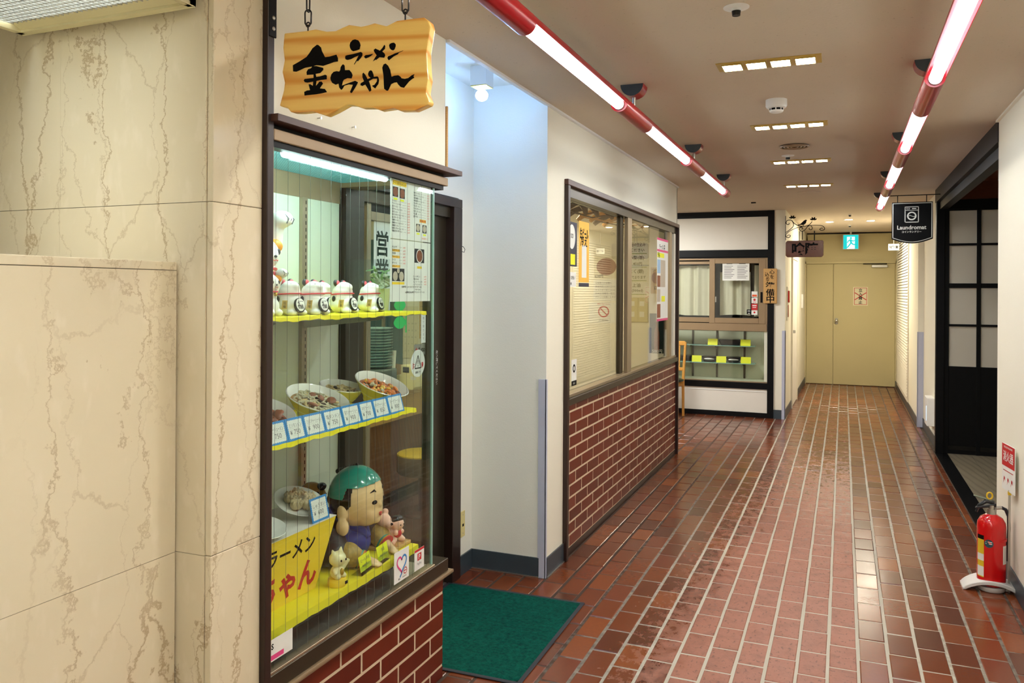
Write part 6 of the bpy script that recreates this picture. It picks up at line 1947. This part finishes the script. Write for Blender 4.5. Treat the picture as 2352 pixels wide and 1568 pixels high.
# laundromat sign hanging from a bar
t = thing('laundromat_sign', 'black hanging shield sign with white washing machine and Laundromat lettering', 'sign', (.60, 8.4, 2.0))
YS = 8.40
sx0, sx1, sz0, sz1 = .418, .766, 2.055, 2.40
arcp = [(sx0 + (sx1 - sx0) * i / 14, sz0 - .042 * math.sin(PI * i / 14)) for i in range(15)]
MB().prism([(sx0 + .002, sz1)] + [p for p in arcp] + [(sx1 - .002, sz1)], (0, YS, 0), X3, Z3, .012).build('board', 'black', t, bevel=.002)
og = Vector((0, YS - .0128, 0))
m = MB()
def stroke(m_, seq, w_, o_=og):
    for j in range(len(seq) - 1):
        (ax, ay), (bx, by) = seq[j], seq[j + 1]
        dx, dy = bx - ax, by - ay; L = math.hypot(dx, dy) or 1
        px, py = -dy / L * w_, dx / L * w_; ex, ey = dx / L * w_, dy / L * w_
        m_.flat([(ax - px - ex, ay - py - ey), (bx - px + ex, by - py + ey), (bx + px + ex, by + py + ey), (ax + px - ex, ay + py - ey)], o_, X3, Z3)
ia = [(sx0 + .011 + (sx1 - sx0 - .022) * i / 14, sz0 + .012 - .040 * math.sin(PI * i / 14)) for i in range(15)]
stroke(m, [(sx0 + .011, sz1 - .011)] + ia + [(sx1 - .011, sz1 - .011), (sx0 + .011, sz1 - .011)], .0030)
cx = (sx0 + sx1) / 2 - .004
stroke(m, [(cx - .056, 2.355), (cx + .056, 2.355), (cx + .056, 2.212), (cx - .056, 2.212), (cx - .056, 2.355)], .0034)
stroke(m, [(cx - .056, 2.323), (cx + .056, 2.323)], .0026)
stroke(m, [(cx - .044, 2.344), (cx - .017, 2.344), (cx - .017, 2.334), (cx - .044, 2.334), (cx - .044, 2.344)], .0016)
m.rect(og, X3, Z3, cx + .002, cx + .038, 2.334, 2.343)
m.annulus(og, X3, Z3, cx, 2.27, .028, .040)
stroke(m, [(cx - .028, 2.269), (cx - .014, 2.276), (cx, 2.269), (cx + .014, 2.263), (cx + .028, 2.267)], .0026)
m.text('Laundromat', .052, og, X3, Z3, cx, 2.163, .02, fit=.245, sx=1.1)
m.text('コインランドリー', .021, og, X3, Z3, cx, 2.122, .025)
m.build('print', 'paper', t, recalc=False)
MB().cyl((.468, YS - .006, 2.40), (.468, YS - .006, 2.462), .004, n=6).cyl((.712, YS - .006, 2.40), (.712, YS - .006, 2.462), .004, n=6).box(.405, .835, YS - .011, YS - .001, 2.46, 2.468).build('hanger', 'black', t)

# ---------------------------------------------------------------- fire extinguisher
ex, ey = .724, 4.86
t = thing('fire_extinguisher', 'red fire extinguisher with yellow pin standing by the right wall', 'fire extinguisher', (ex, ey, .03), 0, local=True)
MB().lathe([(0, 0), (.058, 0), (.066, .008), (.067, .02), (.067, .305), (.064, .325), (.052, .348), (.030, .362), (.024, .366), (0, .366)], n=36).build('cylinder', 'red_plastic', t, smooth=True)
MB().cyl((0, 0, .362), (0, 0, .392), .022, .020, n=18).cyl((0, 0, .392), (0, 0, .412), .015, n=14).build('valve', 'steel', t, smooth=True)
MB().cyl((.02, 0, .398), (.046, .004, .402), .009, n=10).build('outlet', 'steel', t, smooth=True)
MB().hexa([(-.075, -.011, .388), (.02, -.011, .405), (.02, .011, .405), (-.075, .011, .388), (-.072, -.011, .398), (.02, -.011, .425), (.02, .011, .425), (-.072, .011, .398)]).build('carry_handle', 'ext_dark', t, bevel=.003)
MB().tube([(.012, 0, .425), (-.025, 0, .430), (-.058, 0, .405), (-.070, 0, .370)], [.010, .011, .009, .006], 8).build('lever_cover', 'ext_dark', t, smooth=True)
MB().hexa([(-.082, -.010, .452), (.0, -.010, .432), (.0, .010, .432), (-.082, .010, .452), (-.082, -.010, .458), (.0, -.010, .440), (.0, .010, .440), (-.082, .010, .458)]).build('top_lever', 'ext_green', t, bevel=.002)
n = 16
MB().tube([(-.010 + .013 * math.cos(2 * PI * i / n), -.006, .461 + .017 * math.sin(2 * PI * i / n)) for i in range(n)], .0042, 8, True).build('pin_ring', 'ext_label', t, smooth=True)
MB().tube([(.046, .004, .402), (.066, .012, .392), (.081, .022, .355), (.084, .028, .29), (.080, .032, .20), (.076, .034, .12)], .0085, 10).build('hose', 'rubber', t, smooth=True)
MB().lathe([(.0675, .235), (.0705, .235), (.0705, .247), (.0675, .247)], n=30, a0=R(-60), a1=R(60)).build('hose_clip', 'red_plastic', t)
def wrap(z0, z1, a0, a1, mt_, nm, r_=.0675):
    MB().lathe([(r_, z0), (r_, z1)], n=12, a0=R(a0), a1=R(a1)).build(nm, mt_, t, smooth=True, )
wrap(.045, .26, 196, 232, 'ext_label', 'front_label')
wrap(.24, .262, 196, 232, 'ink', 'label_head', .0678)
wrap(.13, .165, 196, 232, 'paper', 'label_block', .0678)
wrap(.05, .10, 196, 232, 'paper', 'label_block', .0678)
wrap(.12, .215, 312, 350, 'paper', 'side_label')
wrap(.125, .205, 318, 345, 'ext_grey', 'side_print', .0678)
pts_ = [(a, b) for a, b in arc((0, 0), .021, 0, 2 * PI, 20)][:-1]
m = MB()
vs_ = []
for a, b in pts_:
    an = R(252) + a / .068
    vs_.append((.0682 * math.cos(an), .0682 * math.sin(an), .225 + b))
m.add(vs_, [tuple(range(len(vs_)))])
m.build('round_label', 'fridge', t, recalc=False)
m = MB()
for zz in (.222, .231):
    m.add([(.0686 * math.cos(R(252) + a / .068), .0686 * math.sin(R(252) + a / .068), zz + b) for a, b in ((-.015, 0), (.015, 0), (.015, .004), (-.015, .004))], [(0, 1, 2, 3)])
m.build('round_label_print', 'paper', t, recalc=False)
t = thing('extinguisher_stand', 'white arched plastic stand under the fire extinguisher', 'stand', (ex - .005, ey, 0), 0, local=True)
vs_ = []; fs = []
n = 24
for i in range(n + 1):
    s = i / n * 2 - 1
    x = s * .132
    z = .056 * (1 - s * s) ** .8 + .004
    wd = .078 - .02 * s * s
    vs_ += [(x, -wd, max(z - .016, .001)), (x, -wd, z + .004), (x, wd, z + .004), (x, wd, max(z - .016, .001)), ]
for i in range(n):
    for j in range(4):
        fs.append((i * 4 + j, i * 4 + (j + 1) % 4, i * 4 + 4 + (j + 1) % 4, i * 4 + 4 + j))
fs += [(0, 1, 2, 3), (n * 4, n * 4 + 1, n * 4 + 2, n * 4 + 3)]
m = MB(); m.add(vs_, fs)
m.build('arch', 'ext_grey', t, bevel=.003)
MB().lathe([(0, .002), (.062, .002), (.068, .012), (.070, .026), (0, .026)], (.005, 0, 0), n=30).build('cup', 'ext_grey', t, smooth=True)
t = thing('extinguisher_sign', 'red and white extinguisher notice on a thin steel pole', 'sign', (.803, 4.85, 0))
MB().box(.798, .808, 4.844, 4.856, .0015, .53).build('pole', 'steel', t)
a = Vector((.785, 4.95, .52)); xd = Vector((.026, -.18, 0)).normalized(); nn = xd.cross(Z3)
MB().rect(a - nn * .004, xd, Z3, 0, .185, 0, .24, .004).build('plate', 'paper', t)
og = a + nn * .0006
MB().rect(og, xd, Z3, .0, .185, .125, .24).build('red_field', 'ink_red', t, recalc=False)
MB().text('消火器', .058, og + nn * .0004, xd, Z3, .0925, .178, .012, fit=.15).text('FIRE EXTINGUISHER', .014, og + nn * .0004, xd, Z3, .0925, .225, .01, fit=.16).build('lettering', 'paper', t, recalc=False)
q = MB()
for i in range(3):
    q.flat([(.02 + i * .055, .03), (.035 + i * .055, .055), (.05 + i * .055, .045), (.045 + i * .055, .065), (.03 + i * .055, .07)], og, xd, Z3)
q.rect(og, xd, Z3, .02, .165, .10, .104)
q.build('pictograms', 'ink_red', t, recalc=False)
MB().box(.796, .810, 4.841, 4.859, .505, .522).build('clip', 'ext_label', t)

# ---------------------------------------------------------------- ceiling fittings
def tube_lamp(label, x, segs, cans, end):
    t = thing('tube_light', label, 'light fitting', (x, (segs[0][0] + segs[-1][1]) / 2, 2.36), 0, 'red tube lights along the ceiling')
    z = 2.412
    y0 = segs[0][0] - .46
    n = 18
    for (a, b) in segs:
        MB().cyl((x, a, z - .006), (x, b, z - .006), .0235, n=18).build('tube', 'e_tube', t, smooth=True)
        MB().cyl((x, a - .004, z - .006), (x, a + .012, z - .006), .0245, n=18).cyl((x, b - .012, z - .006), (x, b + .004, z - .006), .0245, n=18).build('tube_collar', 'ext_grey', t, smooth=True)
    # reflector shell over the tubes
    vs_ = []; fs = []
    for yy in (y0, end):
        for r_ in (.039, .0365):
            for i in range(n + 1):
                a = R(-8) + R(196) * i / n
                vs_.append((x + r_ * math.cos(a), yy, z + r_ * math.sin(a)))
    k = n + 1
    for i in range(n):
        fs += [(i, i + 1, 2 * k + i + 1, 2 * k + i), (k + i, k + i + 1, 3 * k + i + 1, 3 * k + i)]
    fs += [(0, k, 3 * k, 2 * k), (n, k + n, 3 * k + n, 2 * k + n)]
    m = MB(); m.add(vs_, fs)
    m.build('reflector', 'red_enamel', t, smooth=True)
    ends = [y0] + [q for s_ in segs for q in s_] + [end]
    for i in range(0, len(ends), 2):
        if ends[i + 1] - ends[i] > .02:
            MB().cyl((x, ends[i], z), (x, ends[i + 1], z), .0395, n=28).build('sleeve', 'red_enamel', t, smooth=True)
    for c in cans:
        cn = MB()
        pr_ = [(.056 * math.cos(R(a)), .056 * math.sin(R(a))) for a in range(180, 361, 12)]
        cn.prism(pr_, (x, c - .045, ZC), X3, Z3, -.09)
        b_ = cn.build('canopy', 'red_enamel', t, smooth=True)
        e_ = MB(); e_.prism(pr_, (x, c - .0465, ZC), X3, Z3, -.0015); e_.build('canopy_end', 'base_grey', b_)
        MB().cyl((x, c, z + .03), (x, c, ZC - .05), .008, n=10).build('stem', 'steel', b_, smooth=True)
tube_lamp('red tube light fitting on the left, nearer the shop window', -.955, [(2.42, 3.60), (4.13, 5.31), (5.86, 7.04)], [2.15, 3.88, 5.60, 7.10], 7.24)
tube_lamp('red tube light fitting on the right, nearer the laundromat', .335, [(.68, 1.88), (2.42, 3.62), (4.22, 5.33), (5.90, 7.10), (7.66, 8.85)], [.42, 2.15, 3.92, 5.63, 7.38, 8.93], 8.98)  # nearest segment is added out of view as front light for the sign
tube_lamp('added red tube light fitting behind the camera on the left', -.955, [(-2.78, -1.58), (-1.05, .15)], [-3 + 1.6, .42], .55)  # whole fitting added out of view to light the front of the sign
def led4(label, yc):
    t = thing('recessed_light', label, 'ceiling light', (-.308, yc, ZC - .01), 0, 'four-cell recessed lights down the corridor')
    x0, x1 = -.527, -.090
    MB().box(x0, x1, yc - .068, yc + .068, ZC - .004, ZC).build('plate', 'led_housing', t, bevel=.001)
    cw = (x1 - x0 - .03) / 4
    for i in range(4):
        a = x0 + .015 + i * cw
        MB().box(a + .012, a + cw - .012, yc - .046, yc + .046, ZC - .0075, ZC - .004).build('lens', 'e_led', t)
        rm = MB()
        for r0, z_ in ((0, ZC - .004), (0, ZC - .010), (.004, ZC - .010), (.004, ZC - .004)):
            rm.v += [(a + .008 + r0, yc - .050 + r0, z_), (a + cw - .008 - r0, yc - .050 + r0, z_), (a + cw - .008 - r0, yc + .050 - r0, z_), (a + .008 + r0, yc + .050 - r0, z_)]
        for j in range(3):
            for i2 in range(4):
                rm.f.append((j * 4 + i2, j * 4 + (i2 + 1) % 4, j * 4 + 4 + (i2 + 1) % 4, j * 4 + 4 + i2))
        rm.build('lens_rim', 'led_housing', t)
for y, lb in ((3.69, 'four-cell recessed ceiling light nearest the camera'), (5.11, 'four-cell recessed ceiling light second from the camera'), (6.53, 'four-cell recessed ceiling light third from the camera'), (8.03, 'four-cell recessed ceiling light farthest from the camera')):
    led4(lb, y)
led4('added four-cell recessed ceiling light overhead, just out of view', 2.26)  # this and the next continue the row unseen, added to light the near end
led4('added four-cell recessed ceiling light right above the camera', .83)
led4('added four-cell recessed ceiling light behind the camera', -.6)  # last two added behind the camera to brighten walls that face it
led4('added four-cell recessed ceiling light farthest behind the camera', -2.03)
t = thing('smoke_detector', 'round white smoke detector between two recessed lights', 'smoke detector', (-.329, 4.42, ZC - .06), 0)
MB().lathe([(0, 0), (.054, 0), (.054, -.032), (.048, -.042), (.036, -.046)], (-.329, 4.42, ZC), n=32).build('base', 'white', t, smooth=True)
MB().lathe([(.034, -.044), (.034, -.056)], (-.329, 4.42, ZC), n=28).build('vent_band', 'ink', t, smooth=True)
m = MB()
for i in range(8):
    a = 2 * PI * i / 8
    m.cyl((-.329 + .0345 * math.cos(a), 4.42 + .0345 * math.sin(a), ZC - .045), (-.329 + .0345 * math.cos(a), 4.42 + .0345 * math.sin(a), ZC - .056), .003, n=6)
m.build('ribs', 'white', t)
MB().lathe([(.036, -.056), (.034, -.062), (.028, -.066), (0, -.066)], (-.329, 4.42, ZC), n=28).build('cap', 'white', t, smooth=True)
def sprinkler(label, x, y, plate_r=.045):
    t = thing('sprinkler_head', label, 'sprinkler', (x, y, ZC - .03), 0, 'sprinkler heads in the ceiling')
    MB().lathe([(0, -.004), (plate_r * .6, -.006), (plate_r, -.002), (plate_r, 0), (0, 0)], (x, y, ZC), n=28).build('plate', 'white', t, smooth=True)
    MB().cyl((x, y, ZC - .014), (x, y, ZC - .005), .017, n=16).build('neck', 'ext_grey', t, smooth=True)
    MB().cyl((x, y, ZC - .030), (x, y, ZC - .014), .014, .016, n=16).build('lens', 'black_gloss', t, smooth=True)
sprinkler('white disc with dark sprinkler head nearest the camera', -.355, 2.93)
sprinkler('white disc with dark sprinkler head beyond the ceiling vent', -.383, 6.25)
sprinkler('small dark sprinkler head before the exit sign', .073, 11.2, .03)
sprinkler('small dark sprinkler head next to the end downlights', .084, 13.0, .03)
t = thing('ceiling_vent', 'round beige ceiling air vent with concentric rings', 'vent', (-.315, 5.84, ZC - .02))
for r_ in (.096, .074, .052, .030):
    MB().lathe([(r_, -.006), (r_ - .004, -.014), (r_ - .014, -.012), (r_ - .010, -.004)], (-.315, 5.84, ZC), n=36).build('ring', 'alu_tan', t, smooth=True)
MB().lathe([(0, -.003), (.092, -.003)], (-.315, 5.84, ZC), n=36).build('dark_throat', 'brown_frame2', t)
tag(MB().lathe([(0, -.008), (.10, -.008), (.11, -.003), (.11, 0)], (-.327, 8.62, ZC), n=32).build('ceiling_plate', 'ceiling', smooth=True), 'flat round cover plate beyond the last recessed light', 'cover plate')
tag(MB().box(-.96, -.91, 9.355, 9.375, ZC - .012, ZC).build('ceiling_clip', 'ink'), 'tiny dark clip on the ceiling before the far shop', 'clip')
for i, (x, y, lb) in enumerate([(-.184, 12.3, 'left downlight of the end ceiling'), (.061, 12.0, 'middle downlight of the end ceiling'), (.348, 12.28, 'right downlight of the end ceiling')]):
    t = thing('downlight', lb, 'ceiling light', (x, y, ZC - .01), 0, 'round downlights near the end door')
    MB().lathe([(.062, 0), (.064, -.005), (.05, -.006), (.048, -.002)], (x, y, ZC), n=28).build('ring', 'white', t, smooth=True)
    MB().lathe([(0, -.003), (.048, -.003)], (x, y, ZC), n=24).build('lens', 'e_down', t)
# lobby luminaire over the marble block
def lobby(label, LX0, LX1, LY0, LY1, LZ):
  t = thing('lobby_light', label, 'light fitting', ((LX0 + LX1) / 2, (LY0 + LY1) / 2, LZ), 0, 'boxed lobby ceiling lights')
  MB().box(LX0, LX1, LY1 - .02, LY1, LZ, ZC - .002).box(LX0, LX1, LY0, LY0 + .02, LZ, ZC - .002).box(LX0, LX0 + .02, LY0, LY1, LZ, ZC - .002).box(LX1 - .02, LX1, LY0, LY1, LZ, ZC - .002).build('casing', 'olive_wall', t)
  m = MB()
  m.hexa([(LX0, LY0, LZ - .002), (LX1, LY0, LZ - .002), (LX1, LY0 + .05, LZ + .02), (LX0, LY0 + .05, LZ + .02), (LX0, LY0, LZ), (LX1, LY0, LZ), (LX1, LY0 + .05, LZ + .03), (LX0, LY0 + .05, LZ + .03)])
  m.hexa([(LX0, LY1 - .05, LZ + .02), (LX1, LY1 - .05, LZ + .02), (LX1, LY1, LZ - .002), (LX0, LY1, LZ - .002), (LX0, LY1 - .05, LZ + .03), (LX1, LY1 - .05, LZ + .03), (LX1, LY1, LZ), (LX0, LY1, LZ)])
  m.hexa([(LX1 - .07, LY0, LZ + .02), (LX1, LY0, LZ - .002), (LX1, LY1, LZ - .002), (LX1 - .07, LY1, LZ + .02), (LX1 - .07, LY0, LZ + .03), (LX1, LY0, LZ), (LX1, LY1, LZ), (LX1 - .07, LY1, LZ + .03)])
  m.build('inner_trim', 'olive_wall', t)
  m = MB()
  x = LX0 + .03
  while x < LX1 - .07:
      m.box(x, x + .003, LY0 + .05, LY1 - .05, LZ + .012, LZ + .03); x += .0175
  y = LY0 + .05
  while y < LY1 - .05:
      m.box(LX0 + .03, LX1 - .07, y, y + .003, LZ + .012, LZ + .03); y += .0175
  o = m.build('diffuser_grid', 'steel', t); o['kind'] = 'stuff'
  MB().box(LX0 + .025, LX1 - .065, LY0 + .04, LY1 - .04, LZ + .034, LZ + .04).build('diffuser', 'e_lobby', t)

lobby('boxed ceiling light with a square-celled diffuser over the marble', -2.145, -1.515, .50, 1.575, 2.262)
lobby('added boxed ceiling light behind the camera, left of the corridor', -1.1, -.47, -.75, .325, 2.262)  # unseen second box, added to brighten the marble and the hanging sign
t = thing('branch_fill_light', 'flat unseen ceiling light added to brighten the far shop front', 'ceiling light', (-2.4, 9.0, ZC - .03))  # added behind the left wall, out of view, to lift the far end
MB().box(-2.75, -2.05, 8.7, 9.3, ZC - .03, ZC).build('casing', 'white', t)
MB().box(-2.73, -2.07, 8.72, 9.28, ZC - .034, ZC - .03).build('diffuser', 'e_branch_fill', t)
